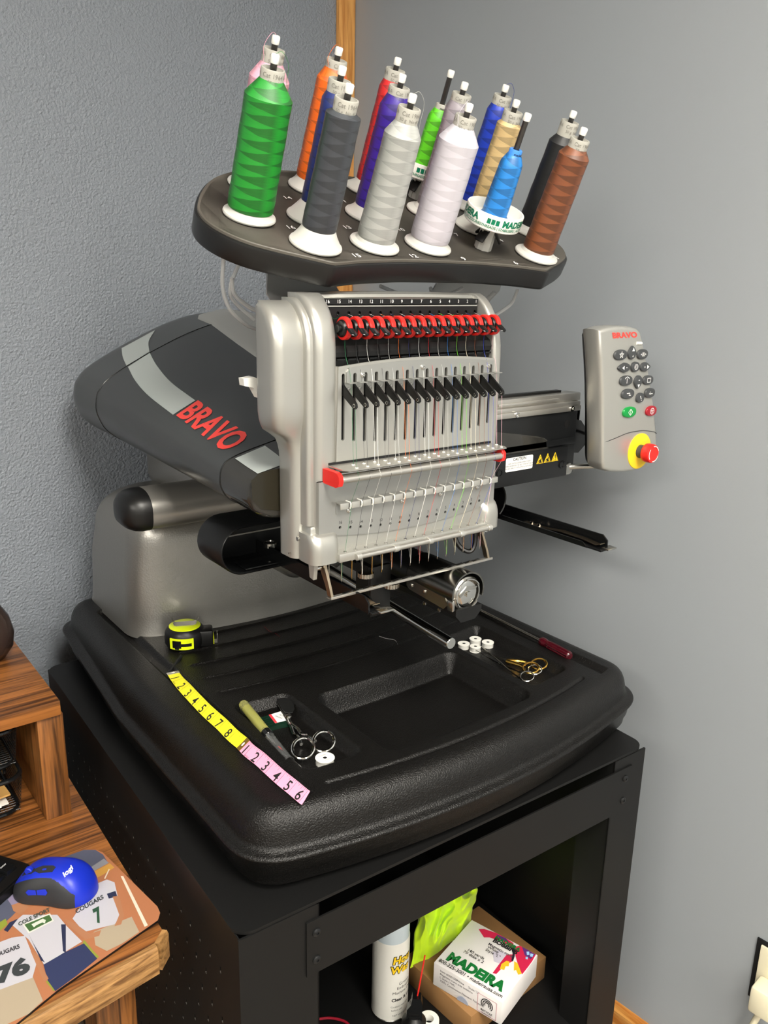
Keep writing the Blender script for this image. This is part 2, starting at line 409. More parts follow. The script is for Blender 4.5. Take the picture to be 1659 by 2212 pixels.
# wall outlet with a cream cord on the right wall
oc = PX(1650, 2085, 1.262)
b_out = (oc - CORN).dot(uy)
zc = oc.z
t = thing('wall_outlet', room(-0.0, b_out - 0.03, zc - .06), 'cream wall outlet with dark surround on the grey wall', 'outlet')
mb = MB(); room_box(mb, -0.004, -0.0005, b_out - 0.075, b_out + 0.012, zc - 0.062, zc + 0.062, 0.0015); mb.build('surround', M['dark'], t)
mb = MB(); room_box(mb, -0.009, -0.0042, b_out - 0.070, b_out + 0.003, zc - 0.055, zc + 0.055, 0.002); mb.build('face_plate', mat('cream_plastic', rgb(226, 218, 190), 0.35), t)
t = thing('power_cord', room(-0.03, b_out - 0.02, 0.001), 'cream power cord plugged into the wall outlet', 'cord')
cz = zc - 0.02
mb = MB(); room_box(mb, -0.05, -0.0095, b_out - 0.045, b_out - 0.005, cz - 0.03, cz + 0.022, 0.006); mb.build('plug', MATS['cream_plastic'], t)
mb = MB(); mb.tube(bez([room(-0.03, b_out - .022, cz - .03), room(-0.034, b_out - .012, cz - 0.08), room(-0.032, b_out - 0.008, cz - .16), room(-0.04, b_out - .02, cz - .26), room(-0.05, b_out - .08, 0.006), room(-0.09, b_out - .3, 0.006)]), 0.0055, 10)
mb.build('cable', MATS['cream_plastic'], t)
# white cord lying on the floor by the baseboard
pw = PZ(1312, 2207, 0.01)
mb = MB(); mb.tube(bez([pw + Vector((-0.2, .12, -.004)), pw + Vector((-.08, .05, -.004)), pw + Vector((-0.02, 0.0, -.004)), pw + Vector((-0.05, -.12, -.004)), pw + Vector((-.02, -.3, -.004))]), 0.005, 8)
tag(mb.build('floor_cable', M['white']), 'white cable lying on the floor behind the cart leg', 'cable')

# ------------------------------------------------------------------ steel cart
CT = T - 0.100                                # top of the cart
ca = R_(-1.6)
CO = Vector((0.332, 0.672, 0))                # its front left corner
cu, cv = Vector((math.cos(ca), math.sin(ca), 0)), Vector((-math.sin(ca), math.cos(ca), 0))
CM = Matrix.Translation(CO) @ Matrix.Rotation(ca, 4, 'Z')
CW, CD, SH = 0.684, 0.76, 0.29                # width, depth, shelf height
cart = thing('machine_cart', CO + cu * CW / 2 + cv * CD / 2, 'black steel machine cart with perforated side and open front', 'cart')
def cbox(mb, a, b, bev=0.0): return mb.box(a, b, 0, CM, bev)
mb = MB(); mb.prism(rrect(-0.002, -0.002, CW + .002, CD + .002, 0.022, 6), [], CT - 0.004, CT, CM)
for s_ in (0, 1):
    pass
mb.build('top_sheet', M['cart'], cart)
# left side sheet with rows of small slots
rows, cols = [], []
holes = []
for i in range(17):
    for j in range(24):
        u_ = 0.05 + j * (CD - 0.10) / 23 + (0.0143 if i % 2 else 0)
        v_ = CT - 0.085 - i * 0.036
        if u_ < CD - .04: holes.append((u_, v_))
SM = CM @ Matrix(((0, 0, 1, 0), (1, 0, 0, 0), (0, 1, 0, 0), (0, 0, 0, 1)))   # (u, v, w) -> (x=w, y=u, z=v)
mb = MB(); mb.prism([(0.0, 0.03), (CD, 0.03), (CD, CT - .0042), (0.0, CT - .0042)], [[(a - .0013, b - .0042), (a + .0013, b - .0042), (a + .0013, b + .0042), (a - .0013, b + .0042)] for a, b in holes], 0.0, 0.0016, SM)
mb.build('side_sheet', M['cart'], cart)
mb = MB()
for a, b in holes:
    mb.box((-0.0002, a - .0013, b - .0044), (0.0014, a + .0013, b - .0026), 0, CM)
o = mb.build('slot_edges', M['cart_hole'], cart); o['kind'] = 'stuff'
mb = MB(); cbox(mb, (CW - .0016, 0.03, 0.03), (CW, CD, CT - .0042)); mb.build('side_sheet', M['cart'], cart)
mb = MB(); cbox(mb, (0.002, CD - .002, 0.03), (CW - .002, CD, CT - .0042)); mb.build('back_sheet', M['cart'], cart)
for nm, x0, x1 in (('front_post', -0.001, 0.100), ('front_post', CW - 0.070, CW + .001)):
    mb = MB(); cbox(mb, (x0, -0.003, 0.03), (x1, 0.0, CT - .0045), 0)
    xi = x1 if x0 < 0.1 else x0
    cbox(mb, (min(xi, xi - .002 if x0 < .1 else xi + .002), -0.003, 0.03), (max(xi, xi - .002 if x0 < .1 else xi + .002), 0.055, CT - .0045))
    mb.build(nm, M['cart'], cart)
mb = MB(); cbox(mb, (CW - .13, CD - .07, .03), (CW - .125, CD - .003, CT - .005));
mb.build('inner_channel', M['cart'], cart)
mb = MB(); cbox(mb, (0.082, -0.0055, CT - 0.097), (CW - 0.030, -0.0031, CT - 0.022)); cbox(mb, (0.1005, -0.003, CT - 0.0965), (CW - 0.0705, 0.03, CT - 0.094))
mb.build('front_rail', M['cart'], cart)
mb = MB(); cbox(mb, (0.0, 0.004, SH - 0.003), (CW, CD - .003, SH)); mb.build('shelf', M['cart'], cart)
for x_ in (0.095, CW - 0.045):
    for z_ in (CT - 0.040, CT - 0.078):
        mb = MB(); c = CM @ Vector((x_, -0.0056, z_)); n = -cv
        mb.lathe([(0.0056, 0), (0.0054, .0012), (0.0035, .0026), (0.0018, .0028), (0.0018, .0012), (.0001, .0012)], 14, 0, frame(c, cu, (0, 0, 1)) if frame(c, cu, (0, 0, 1)).col[2].xyz.dot(n) > 0 else frame(c, -cu, (0, 0, 1)))
        mb.build('screw', M['steel'] if False else M['black_metal'], cart)
for x_ in (0.05, CW - .05):
    for y_ in (0.05, CD - .05):
        mb = MB(); c = CM @ Vector((x_, y_, 0)); mb.cyl(c + Vector((0, 0, 0.0005)), c + Vector((0, 0, .03)), 0.02); mb.build('foot', M['black'], cart)

# ------------------------------------------------------------------ embroidery machine
EM = thing('embroidery_machine', (0.715, 1.05, CT), 'grey and black embroidery machine with a sixteen-needle head and thread rack', 'embroidery machine')
# ---- base tray: moulded sheet with grooves, ribs and pockets
XC = 0.714
def tray_outline(d, n_arc=10):
    """tray edge in plan, moved inwards by d; a list of (x, y) starting front left, counter-clockwise"""
    def front(x): return 0.648 + d + 0.42 * (x - XC) ** 2
    def left(y): return 0.362 + d + max(0, y - 1.1) * 0.085
    r = max(0.040 - d * .7, 0.014)
    pts = []
    xl, xr = left(0.7), 2 * XC - left(0.7) + 0.0
    yb = 1.50 - d
    # corners as (corner point, tangents) blended by quadratic curves
    def corner(p, a, b):
        q = []
        for i in range(n_arc + 1):
            t = i / n_arc
            q.append(((1 - t) ** 2 * a[0] + 2 * t * (1 - t) * p[0] + t * t * b[0], (1 - t) ** 2 * a[1] + 2 * t * (1 - t) * p[1] + t * t * b[1]))
        return q
    k = r * 1.35
    fl = (xl, front(xl)); fr = (xr, front(xr))
    bl = (left(yb), yb); br = (2 * XC - left(yb), yb)
    A = corner(fl, (left(fl[1] + k), fl[1] + k), (xl + k, front(xl + k)))
    Fp = [(xl + k + (xr - xl - 2 * k) * i / 40, front(xl + k + (xr - xl - 2 * k) * i / 40)) for i in range(1, 40)]
    B = corner(fr, (xr - k, front(xr - k)), (2 * XC - left(fr[1] + k), fr[1] + k))
    Rp = [(2 * XC - left(y), y) for y in [fr[1] + k + (yb - fr[1] - 2 * k) * i / 40 for i in range(1, 40)]]
    Cc = corner(br, (2 * XC - left(yb - k), yb - k), (br[0] - k, yb))
    Bp = [(br[0] - k + (bl[0] - br[0] + 2 * k) * i / 40, yb) for i in range(1, 40)]
    D = corner(bl, (bl[0] + k, yb), (left(yb - k), yb - k))
    Lp = [(left(y), y) for y in [yb - k + (fl[1] - yb + 2 * k) * i / 40 for i in range(1, 40)]]
    h = n_arc // 2
    return [A[h:] + Fp + B[:h + 1], B[h:] + Rp + Cc[:h + 1], Cc[h:] + Bp + D[:h + 1], D[h:] + Lp + A[:h + 1]]   # front, right, back, left
def resample(p, n):
    L = [0.0]
    for i in range(1, len(p)): L.append(L[-1] + math.hypot(p[i][0] - p[i - 1][0], p[i][1] - p[i - 1][1]))
    out = []; j = 0
    for k in range(n + 1):
        s = L[-1] * k / n
        while j < len(L) - 2 and L[j + 1] < s: j += 1
        t = (s - L[j]) / max(1e-9, L[j + 1] - L[j])
        out.append((p[j][0] + (p[j + 1][0] - p[j][0]) * t, p[j][1] + (p[j + 1][1] - p[j][1]) * t))
    return out
def sm(t): t = max(0.0, min(1.0, t)); return t * t * (3 - 2 * t)
def sd_rr(x, y, x0, x1, y0, y1, r):
    dx = abs(x - (x0 + x1) / 2) - (x1 - x0) / 2 + r; dy = abs(y - (y0 + y1) / 2) - (y1 - y0) / 2 + r
    return math.hypot(max(dx, 0), max(dy, 0)) + min(max(dx, dy), 0) - r
def bow(x): return 0.42 * (x - XC) ** 2
POCK = [(0.474, 0.561, 0.757, 0.955, 0.015, .016), (0.582, 0.852, 0.728, 0.915, 0.032, .022), (0.866, 0.960, 0.757, 0.968, 0.015, .016)]
def tray_h(x, y):
    z = 0.0
    yy = y - bow(x) * 0.6
    for x0, x1, y0, y1, dep, rr in POCK:
        b = bow(x) * (0.6 if x0 != .582 else .6)
        d = sd_rr(x, y - b, x0, x1, y0 - bow((x0 + x1) / 2) * .6, y1 - bow((x0 + x1) / 2) * .6, rr)
        slope = dep * (0.9 if dep < .02 else .55)
        z -= dep * sm(-d / slope)
    for gx in (0.447, 0.997):                     # long tool grooves
        d = sd_rr(x, y, gx - 0.0100, gx + 0.0100, 0.680, 1.40, 0.0100)
        if d < 0.003: z -= 0.0075 * sm((0.003 - d) / 0.0085)
    yb = y - bow(x)
    if 0.478 < x < 0.955:                          # front groove
        d = abs(yb - 0.7055)
        z -= 0.0034 * sm(1 - d / 0.0042) * sm((x - .478) / .006) * sm((.955 - x) / .006)
    if 0.468 < x < 0.962:                         # ribs
        for k in range(5):
            d = abs(y - bow(x) * 0.9 - (0.984 + 0.051 * k)) if k < 5 else 1
            if d < 0.004: z += 0.0026 * sm(1 - d / 0.004) * sm((x - .472 - .002 * k) / .012) * sm((.955 - x) / .012)
    # slight dip of the whole floor behind the front rim
    return z
NG = 400
sides = [resample(s_, NG) for s_ in tray_outline(0.042)]
fs, rs, bs, ls = sides[0], sides[1], sides[2][::-1], sides[3][::-1]     # front l->r, right f->b, back l->r, left f->b
gv = []
for j in range(NG + 1):
    v_ = j / NG
    for i in range(NG + 1):
        u_ = i / NG
        p = [(1 - v_) * fs[i][k] + v_ * bs[i][k] + (1 - u_) * ls[j][k] + u_ * rs[j][k]
             - ((1 - u_) * (1 - v_) * fs[0][k] + u_ * (1 - v_) * fs[NG][k] + (1 - u_) * v_ * bs[0][k] + u_ * v_ * bs[NG][k]) for k in (0, 1)]
        gv.append((p[0], p[1], T + tray_h(p[0], p[1])))
mb = MB(); mb.add(gv, grid_faces(NG + 1, NG + 1))
# rim profile: (inset, z)
prof = [(0.042, 0.0), (0.037, -0.0004), (0.031, -0.0022), (0.0255, -0.0058), (0.0205, -0.0115), (0.0168, -0.019), (0.0145, -0.028), (0.0130, -0.0385), (0.0115, -0.0425),
        (0.0080, -0.0448), (0.0030, -0.0456), (-0.0005, -0.0468), (-0.0018, -0.0490), (-0.0008, -0.0515), (0.003, -0.0532), (0.0048, -0.0555), (0.0068, -0.072), (0.0098, -0.0735), (0.0118, -0.088), (0.016, -0.0930), (0.06, -0.0935)]
rings = []
for d, z in prof:
    o4 = tray_outline(d); ring = []
    for s_ in o4: ring += resample(s_, 90)[:-1]
    rings.append([(x, y, T + z) for x, y in ring])
mb.loft(rings, cap=False)
TRAY_BVH = bvh_of(mb)
tray = mb.build('base_tray', M['tray'], EM, angle=80, recalc=False)
for x_ in (0.45, 0.98):
    for y_ in (0.75, 1.40):
        mb = MB(); mb.cyl((x_, y_, CT + .0003), (x_, y_, T - .0936), 0.018, 0.016); mb.build('rubber_foot', M['black'], EM)
def on_tray(px, py):
    """the point of the tray surface seen at a pixel"""
    r = ray(px, py).normalized(); h = TRAY_BVH.ray_cast(CAM, r); return h[0]

# ---- pedestal
def ped_ring(z, ins, top):
    yf = lambda x: 1.205 + ins + 0.62 * (x - 0.715) ** 2
    x0, x1 = 0.450 + ins, 0.980 - ins; r = 0.045; pts = []
    def cor(c, a, b, n=8):
        return [((1 - t) ** 2 * a[0] + 2 * t * (1 - t) * c[0] + t * t * b[0], (1 - t) ** 2 * a[1] + 2 * t * (1 - t) * c[1] + t * t * b[1]) for t in [i / n for i in range(n + 1)]]
    yb = 1.485 - ins
    pts += cor((x0, yf(x0)), (x0, yf(x0) + r), (x0 + r, yf(x0 + r)))
    pts += [(x0 + r + (x1 - x0 - 2 * r) * i / 16, yf(x0 + r + (x1 - x0 - 2 * r) * i / 16)) for i in range(1, 16)]
    pts += cor((x1, yf(x1)), (x1 - r, yf(x1 - r)), (x1, yf(x1) + r))
    pts += cor((x1, yb), (x1, yb - r), (x1 - r, yb)); pts += cor((x0, yb), (x0 + r, yb), (x0, yb - r))
    return [(x, y, T + z) for x, y in pts]
mb = MB()
R = [(-0.004, -0.004), (0.004, -0.002), (0.03, 0.0), (0.10, 0.003), (0.150, 0.010)]
for i in range(1, 10):
    a = R_(90 * i / 9); R.append((0.150 + 0.070 * math.sin(a), 0.010 + 0.070 * (1 - math.cos(a))))
mb.loft([ped_ring(z, ins, 0) for z, ins in R])
mb.build('pedestal', M['ped'], EM, angle=60)
mb = MB(); mb.box((0.56, 1.16, T + .2), (0.87, 1.46, T + .345), 0, None, 0.03, 4); mb.build('neck_column', M['ped'], EM)
mb = MB(); mb.box((0.655, 1.10, T + .098), (0.775, 1.27, T + .205), 0, None, 0.025, 4); mb.build('lower_arm_root', M['ped'], EM)
# ---- crosswise aluminium tube with black end caps
def tube_prof(k=1.0, n=28):
    pts = []
    for i in range(n):
        a = 2 * math.pi * i / n; c, s_ = math.cos(a), math.sin(a)
        e = 0.62 if s_ < 0 else 0.85
        pts.append((1.172 + k * 0.040 * math.copysign(abs(c) ** e, c), 0.2425 + k * 0.0305 * math.copysign(abs(s_) ** e, s_)))
    return pts
tube = MB(); tube.loft([[(x, y, z + T) for y, z in tube_prof()] for x in (0.446, 0.5, 0.93, 0.985)])
tube.build('carriage_tube', M['alum'], EM)
for sg, xe in ((-1, 0.446), (1, 0.985)):
    mb = MB()
    ks = [(0, 1.012), (0.012, 1.01), (0.022, .95), (0.030, .82), (0.036, .6), (0.039, .3)]
    mb.loft([[(xe + sg * (d + .0002), y, z + T) for y, z in tube_prof(k)] for d, k in ks]); mb.build('end_cap', M['black'], EM)
# ---- black stadium shroud that carries the hoop arms
sx0, sx1, sz0, sz1 = 0.462, 0.990, 0.194, 0.262
def stadium(ins, n=14):
    r = (sz1 - sz0) / 2 - ins; zc_ = (sz0 + sz1) / 2
    return arc((sx1 - ins - r, zc_), r, -90, 90, n) + arc((sx0 + ins + r, zc_), r, 90, 270, n)
mb = MB()
rr = [(0.95, 0.003), (0.9485, 0.0015), (0.95, 0.0), (1.02, 0.0), (1.02, 0.02)]
mb.loft([[(x, y, z + T) for x, z in stadium(i_)] for y, i_ in rr], cap=False)
mb.loft([[(x, y, z + T) for x, z in stadium(i_)] for y, i_ in [(0.95, 0.003), (1.015, 0.003), (1.0155, .033)]], cap=False)
mb.build('arm_shroud', M['black_metal'], EM, angle=50, recalc=False)
mb = MB(); mb.box((0.50, 0.953, T + .1972), (0.95, 0.985, T + .2000), 0, None, .001)
mb.build('shroud_floor_bar', M['black_gloss'], EM)
# ---- hoop arms
for ax in (0.562, 0.984):
    sg = 1 if ax < .7 else -1
    mb = MB()
    mb.box((ax - .011, 0.735, T + .196), (ax + .011, 1.02, T + .199), 0, None, .0008)
    wx = ax - .011 if ax < .7 else ax + .011
    mb.prism([(0.741, 0.1962), (1.02, 0.1962), (1.02, 0.216), (0.75, 0.216), (0.741, 0.209)], [], wx - .0012, wx + .0012, SIDE)
    wx2 = ax + .011 if ax < .7 else ax - .011
    mb.prism([(0.76, 0.1962), (1.02, 0.1962), (1.02, 0.204), (0.77, 0.204)], [], wx2 - .001, wx2 + .001, SIDE)
    arm = mb.build('hoop_arm', M['black_gloss'], EM)
    mb = MB()
    pth = [(0.90, .2015), (0.86, .2015), (0.82, .206), (0.78, .2055), (0.75, .203), (0.742, .206)]
    for (y0, z0), (y1, z1) in zip(pth, pth[1:]):
        mb.add([(ax - .005, y0, z0 + T), (ax + .006, y0, z0 + T), (ax + .006, y1, z1 + T), (ax - .005, y1, z1 + T), (ax - .005, y0, z0 + T - .001), (ax + .006, y0, z0 + T - .001), (ax + .006, y1, z1 + T - .001), (ax - .005, y1, z1 + T - .001)],
               [(0, 1, 2, 3), (7, 6, 5, 4), (0, 4, 5, 1), (1, 5, 6, 2), (2, 6, 7, 3), (3, 7, 4, 0)])
    mb.build('spring_clip', M['bronze'], arm)
    mb = MB(); mb.box((ax - .004, 0.727, T + .1985), (ax + .016, 0.741, T + .2015), 0, None, .001); mb.build('clip_tip', M['steel'], arm)
    for y_ in (0.868, 0.884):
        mb = MB(); mb.lathe([(.0035, 0), (.0035, .003), (.002, .0045), (.0001, .0047)], 12, 0, Matrix.Translation(m3(ax, y_, .2015))); mb.build('screw', M['chrome'], arm)
    if ax < .7:
        for px_, py_ in ((583, 1176), (622, 1171)):
            c = PY(px_, py_, 0.985)
            mb = MB(); n_ = 28
            mb.lathe([(.003, -.02), (.003, -.004), (.0085, -.004), (.0095, -.003), (.0095, .003), (.0085, .004), (.006, .0042), (.0055, .003), (.003, .003), (.0001, .004)], n_, 0, Matrix.Translation(c))
            mb.build('thumb_screw', M['steel'], arm)
# ---- lower arm with rotary hook
mb = MB()
pf = [(0.693, .158), (0.703, .147), (0.728, .147), (0.739, .158), (0.739, .166), (0.693, .166)]
mb.loft([[(x, y, z + T) for x, z in pf] for y in (0.742, 1.15)])
mb.build('hook_arm', M['black'], EM, angle=20)
def hcov(r, y): return [(0.7155 + r * math.cos(R_(a)), y, T + .186 + r * math.sin(R_(a))) for a in range(-20, 201, 10)]
mb = MB()
ro, ri = 0.0285, 0.0262
rings = [hcov(ro, .744), hcov(ro, .84), hcov(ri, .84), hcov(ri, .744)]
mb.loft(rings + [rings[0]], cap=False, closed=False)
for e in (0, -1):
    mb.add([rings[0][e], rings[1][e], rings[2][e], rings[3][e]], [(0, 1, 2, 3)])
mb.build('hook_cover', mat('hook_steel', rgb(128, 126, 121), .24, 1.0), EM)
mb = MB(); mb.loft([hcov(.027, y) for y in (.84, 1.15)]); mb.build('lower_arm_cover', M['black_metal'], EM)
# the hook itself: steel drum with cut rim, bobbin case, latch
hk = MB(); HM = frame(m3(.7155, .748, .184), (1, 0, 0), (0, 0, 1))       # w points to the viewer (-y)
hk.lathe([(.0235, -.06), (.0235, .001), (.0215, .003), (.0195, .003), (.0195, -.006), (.0001, -.006)], 32, 0, HM)
hook = hk.build('rotary_hook', M['steel'], EM)
mb = MB(); mb.lathe([(.0175, -.0055), (.0175, .001), (.0155, .0022), (.004, .0022), (.0035, .005), (.0001, .005)], 26, 0, HM)
mb.prism(rrect(-.0035, -.0035, .0035, .0035, .001), [], .003, .0055, HM); mb.build('bobbin_case', M['chrome'], hook)
for a0, r0 in ((30, .0205), (150, .0208), (250, .0203)):
    mb = MB(); mb.tube([HM @ Vector((r0 * math.cos(R_(a0 + k * 9)), r0 * math.sin(R_(a0 + k * 9)), .0042)) for k in range(9)], .0011, 6); mb.build('rim_finger', M['chrome'], hook)
mb = MB(); mb.prism([(-.014, -.003), (-.002, .006), (.012, .004), (.016, .008), (.01, .009), (-.003, .011), (-.016, .001)], [], .0022, .0038, HM); mb.build('latch', M['steel'], hook)
# position finger along the left side of the arm
mb = MB(); mb.prism([(0.752, .172), (0.758, .180), (0.830, .184), (0.838, .180), (0.838, .173), (0.832, .169), (0.76, .164)], [], 0.6870, 0.6890, SIDE)
mb.box((0.6862, 0.742, T + .165), (0.6912, 0.753, T + .180), 0, None, .0018)
pl = mb.build('hook_finger', M['steel'], EM)
for y_ in (.80, .828):
    mb = MB(); mb.lathe([(.0032, 0), (.003, .0015), (.0001, .002)], 12, 0, frame(m3(.6869, y_, .176), (0, -1, 0), (0, 0, 1))); mb.build('screw', M['steel'], pl)
for y_ in (.775, .805):
    mb = MB(); mb.lathe([(.003, 0), (.0028, .001), (.0001, .0012)], 10, 0, frame(m3(.6928, y_, .156), (0, -1, 0), (0, 0, 1))); mb.build('screw', M['steel'], EM)
# ---- support rod under the arm with bracket and thumb wheels
p0, p1 = PX(975, 1391, .715), PX(735, 1244, .715)
mb = MB(); d_ = (p1 - p0); p1 = p0 + d_ * 1.35
mb.cyl(p0, p1, 0.0082, n=24, bev=.0008); mb.build('support_rod', M['chrome'], EM)
mb = MB(); a, b = PY(797, 1225, .86), PY(845, 1318, .86)
mb.box((a.x, .855, b.z), (b.x - .006, .862, a.z), 0, None, .001); mb.box((a.x, .862, b.z + .02), (a.x + .003, .89, a.z), 0); mb.build('support_bracket', M['black'], EM)
for px_, py_, y_ in ((790, 1241, .85), (845, 1263, .835)):
    c = PY(px_, py_, y_); mb = MB(); n_ = 40
    ring = lambda r1, r2, z: [(c.x + (r1 if j % 2 else r2) * math.cos(2 * math.pi * j / n_), c.y + (r1 if j % 2 else r2) * math.sin(2 * math.pi * j / n_), c.z + z) for j in range(n_)]
    mb.loft([ring(.009, .009, -.0035), ring(.0112, .0105, -.003), ring(.0112, .0105, .003), ring(.009, .009, .0035)]); mb.build('thumb_wheel', M['steel'], EM)

# ---- upper arm hood
HB = [(.60, .296), (.53, .300), (.49, .310), (.462, .330), (.450, .351), (.446, .369), (.449, .389), (.455, .399), (.468, .413), (.501, .433), (.552, .458), (.61, .483), (.667, .50), (.715, .506)]
HF = [(.60, .296), (.52, .296), (.48, .299), (.463, .308), (.456, .318), (.454, .327), (.455, .338), (.458, .345), (.463, .349), (.477, .3535), (.51, .3595), (.56, .368), (.62, .377), (.715, .384)]
def hood_sec(y, k=1.0, grow=0.0):
    t = (y - 0.85) / 0.5
    t = t if t < 1 else 1 + (t - 1) * 0.25
    L = [(a[0] + (b[0] - a[0]) * t, a[1] + (b[1] - a[1]) * t) for a, b in zip(HF, HB)]
    L = [tuple(q[:2]) for q in bez([(x, z, 0) for x, z in L], 3)]
    Rr = [(2 * .715 - x, z) for x, z in L[:-1]][::-1]
    c = (.715, .40)
    return [(c[0] + (x - c[0]) * (k + grow), y, T + c[1] + (z - c[1]) * (k + grow)) for x, z in L + Rr]
YS1, YS0 = 0.925, 1.35
def hood_span(ya, yb, n, grow=0.0):
    return [hood_sec(ya + (yb - ya) * i / n, 1.0, grow) for i in range(n + 1)]
hb = MB(); hb.loft(hood_span(YS1 + .0008, YS0 - .0008, 12))
hb2 = MB(); sec = hood_span(YS0 + .0004, 1.45, 4)
for i in range(1, 8):
    a = R_(90 * i / 7 * .93); sec.append(hood_sec(1.45 + .05 * math.sin(a), 1.0 - 0.12 * (1 - math.cos(a))))
hb2.loft(sec)
hb3 = MB(); sec = [hood_sec(0.847, .955), hood_sec(0.849, .985), hood_sec(0.853, .998)] + hood_span(.858, YS1 - .0004, 4)
hb3.loft(sec)
allb = MB(); allb.add(hb.v, hb.f); allb.add(hb2.v, hb2.f); allb.add(hb3.v, hb3.f); HOOD = bvh_of(allb)
hood = hb.build('arm_hood', M['hood'], EM, angle=50)
hood_r = hb2.build('arm_hood_rear', M['hood'], EM, angle=50)
hood_f = hb3.build('arm_hood_front', M['smoke'], EM, angle=50)
# window in the smoked front end
mb = MB()
win = [(543, 1038), (560, 1022), (600, 1012), (650, 1004), (650, 1102), (600, 1103), (565, 1100), (545, 1080)]
wp = [PY(x, y, .8462) for x, y in win]
mb.add(wp, [tuple(range(len(wp)))]); mb.build('front_window', M['smoke_face'], hood_f, recalc=False)
# seam lines as thin dark beads
for y_ in (YS1, YS0):
    s_ = hood_sec(y_, 1.0, 0.0005); mb = MB(); mb.tube([Vector(p) for p in s_], .0009, 5); mb.build('seam', M['black_gloss'], EM)
# grey stripe and red lettering printed on the hood
Z3 = lambda a, b: (130 + a * .3436, 640 + b * .3436)
def quad_strip(A, B, n=4, off=.0007):
    """A, B: matching point lists along the two edges of a stripe (pixels)"""
    pts = []
    A = [tuple(q[:2]) for q in bez([(x, y, 0) for x, y in A], 8)]; B = [tuple(q[:2]) for q in bez([(x, y, 0) for x, y in B], 8)]
    for a, b in zip(A, B):
        for k in range(n + 1): pts.append((a[0] + (b[0] - a[0]) * k / n, a[1] + (b[1] - a[1]) * k / n))
    mb = MB(); decal_px(mb, HOOD, pts, grid_faces(len(A), n + 1), off); return mb
quad_strip([Z3(*p) for p in ((418, 440), (395, 385), (388, 328))], [Z3(*p) for p in ((562, 350), (558, 285), (598, 214))]).build('stripe', M['stripe'], hood_r, recalc=False)
quad_strip([Z3(*p) for p in ((427, 446), (475, 535), (560, 630), (710, 747))], [Z3(*p) for p in ((564, 358), (610, 440), (700, 545), (850, 657))]).build('stripe', M['stripe'], hood, recalc=False)
quad_strip([Z3(*p) for p in ((1100, 1022), (1165, 1068), (1242, 1118))], [Z3(*p) for p in ((1288, 942), (1355, 992), (1428, 1050))]).build('stripe', M['stripe'], hood_f, recalc=False)
v, f = text2d('BRAVO', 1.0, bold=0.03, width=1.0)
xs = [a for a, b in v]; ys = [b for a, b in v]
x0, x1, y0, y1 = min(xs), max(xs), min(ys), max(ys)
# bottom-left, bottom-right, top-left, top-right of the word in the photograph (pixels)
BL, BR, TL, TR = Z3(728, 752), Z3(1030, 985), Z3(870, 655), Z3(1205, 885)
pp = []
for a, b in v:
    s_, t_ = (a - x0) / (x1 - x0), (b - y0) / (y1 - y0)
    pp.append(tuple((1 - t_) * ((1 - s_) * BL[k] + s_ * BR[k]) + t_ * ((1 - s_) * TL[k] + s_ * TR[k]) for k in (0, 1)))
mb = MB(); decal_px(mb, HOOD, pp, f, .0009); mb.build('lettering', M['red_print'], hood, recalc=False)
# silver spine on top of the arm, bracket that carries the thread rack
def hood_z(x, y):
    L = [(p[0], p[2] - T) for p in hood_sec(y)]; L = L[:len(L) // 2 + 1]
    for a, b in zip(L[10:], L[11:]):
        if a[0] <= x <= b[0] and b[0] > a[0]: return a[1] + (b[1] - a[1]) * (x - a[0]) / (b[0] - a[0])
    return L[-1][1]
mb = MB(); sp = []
for y, w, dz in ((.865, .075, .016), (.95, .075, .016), (1.05, .074, .016), (1.15, .072, .016), (1.25, .068, .015), (1.35, .062, .013), (1.42, .054, .010), (1.445, .040, .004)):
    xs_ = [-1, -.97, -.85, -.6, -.3, 0, .3, .6, .85, .97, 1]
    zc_ = hood_z(.715, y); ze = hood_z(.715 - w, y)
    zz = [ze - .004 if abs(k) == 1 else ze + .001 + (zc_ + dz - ze - .001) * (1 - abs(k) ** 1.6) for k in xs_]
    sp.append([(.715 + w * k, y, T + z) for k, z in zip(xs_, zz)] + [(.715 + w * .9, y, T + ze - .03), (.715 - w * .9, y, T + ze - .03)])
mb.loft(sp); mb.build('arm_spine', M['silver'], EM, angle=60)
mb = MB()
A_ = PY(574, 600, .93); B_ = PY(1058, 628, .93)
zt, zb = .60, .505
mb.prism([(.58, zb), (.85, zb), (.885, .53), (.905, .55), (.925, .566), (.935, .60), (.935, .625), (.80, .625), (.80, .575), (.785, .556), (.64, .556), (.628, .570), (.62, .59), (.62, .625), (.53, .625), (.528, .60), (.526, .56), (.55, .53)], [circ(.5375, .5845, .003, 10)], .9285, .9315, FRONT)
mb.box((.60, .9315, T + .505), (.83, .97, T + .522)); mb.build('rack_bracket', mat('bracket_grey', rgb(170, 171, 170), 0.42, .3), EM)
for px0 in (((483, 556), (481, 620), (497, 668), (530, 700), (556, 712)), ((519, 562), (498, 618), (505, 650), (548, 690)), ((640, 606), (600, 634), (556, 668), (520, 650)),
            ((500, 600), (510, 640), (560, 672), (600, 640))):
    mb = MB(); mb.tube(bez([PY(x, y, .945 + .01 * i) for i, (x, y) in enumerate(px0)]), .0026, 8); mb.build('thread_tube', M['clear'], EM)
for px0 in (((1118, 625), (1105, 655), (1078, 676), (1050, 690)), ((1068, 630), (1056, 642), (1040, 655)), ((822, 618), (850, 630), (900, 650)), ((930, 622), (935, 640), (950, 660)), ((1000, 622), (975, 634), (945, 642))):
    mb = MB(); mb.tube(bez([PY(x, y, .90 + .008 * i) for i, (x, y) in enumerate(px0)]), .0026, 8); mb.build('thread_tube', M['clear'], EM)

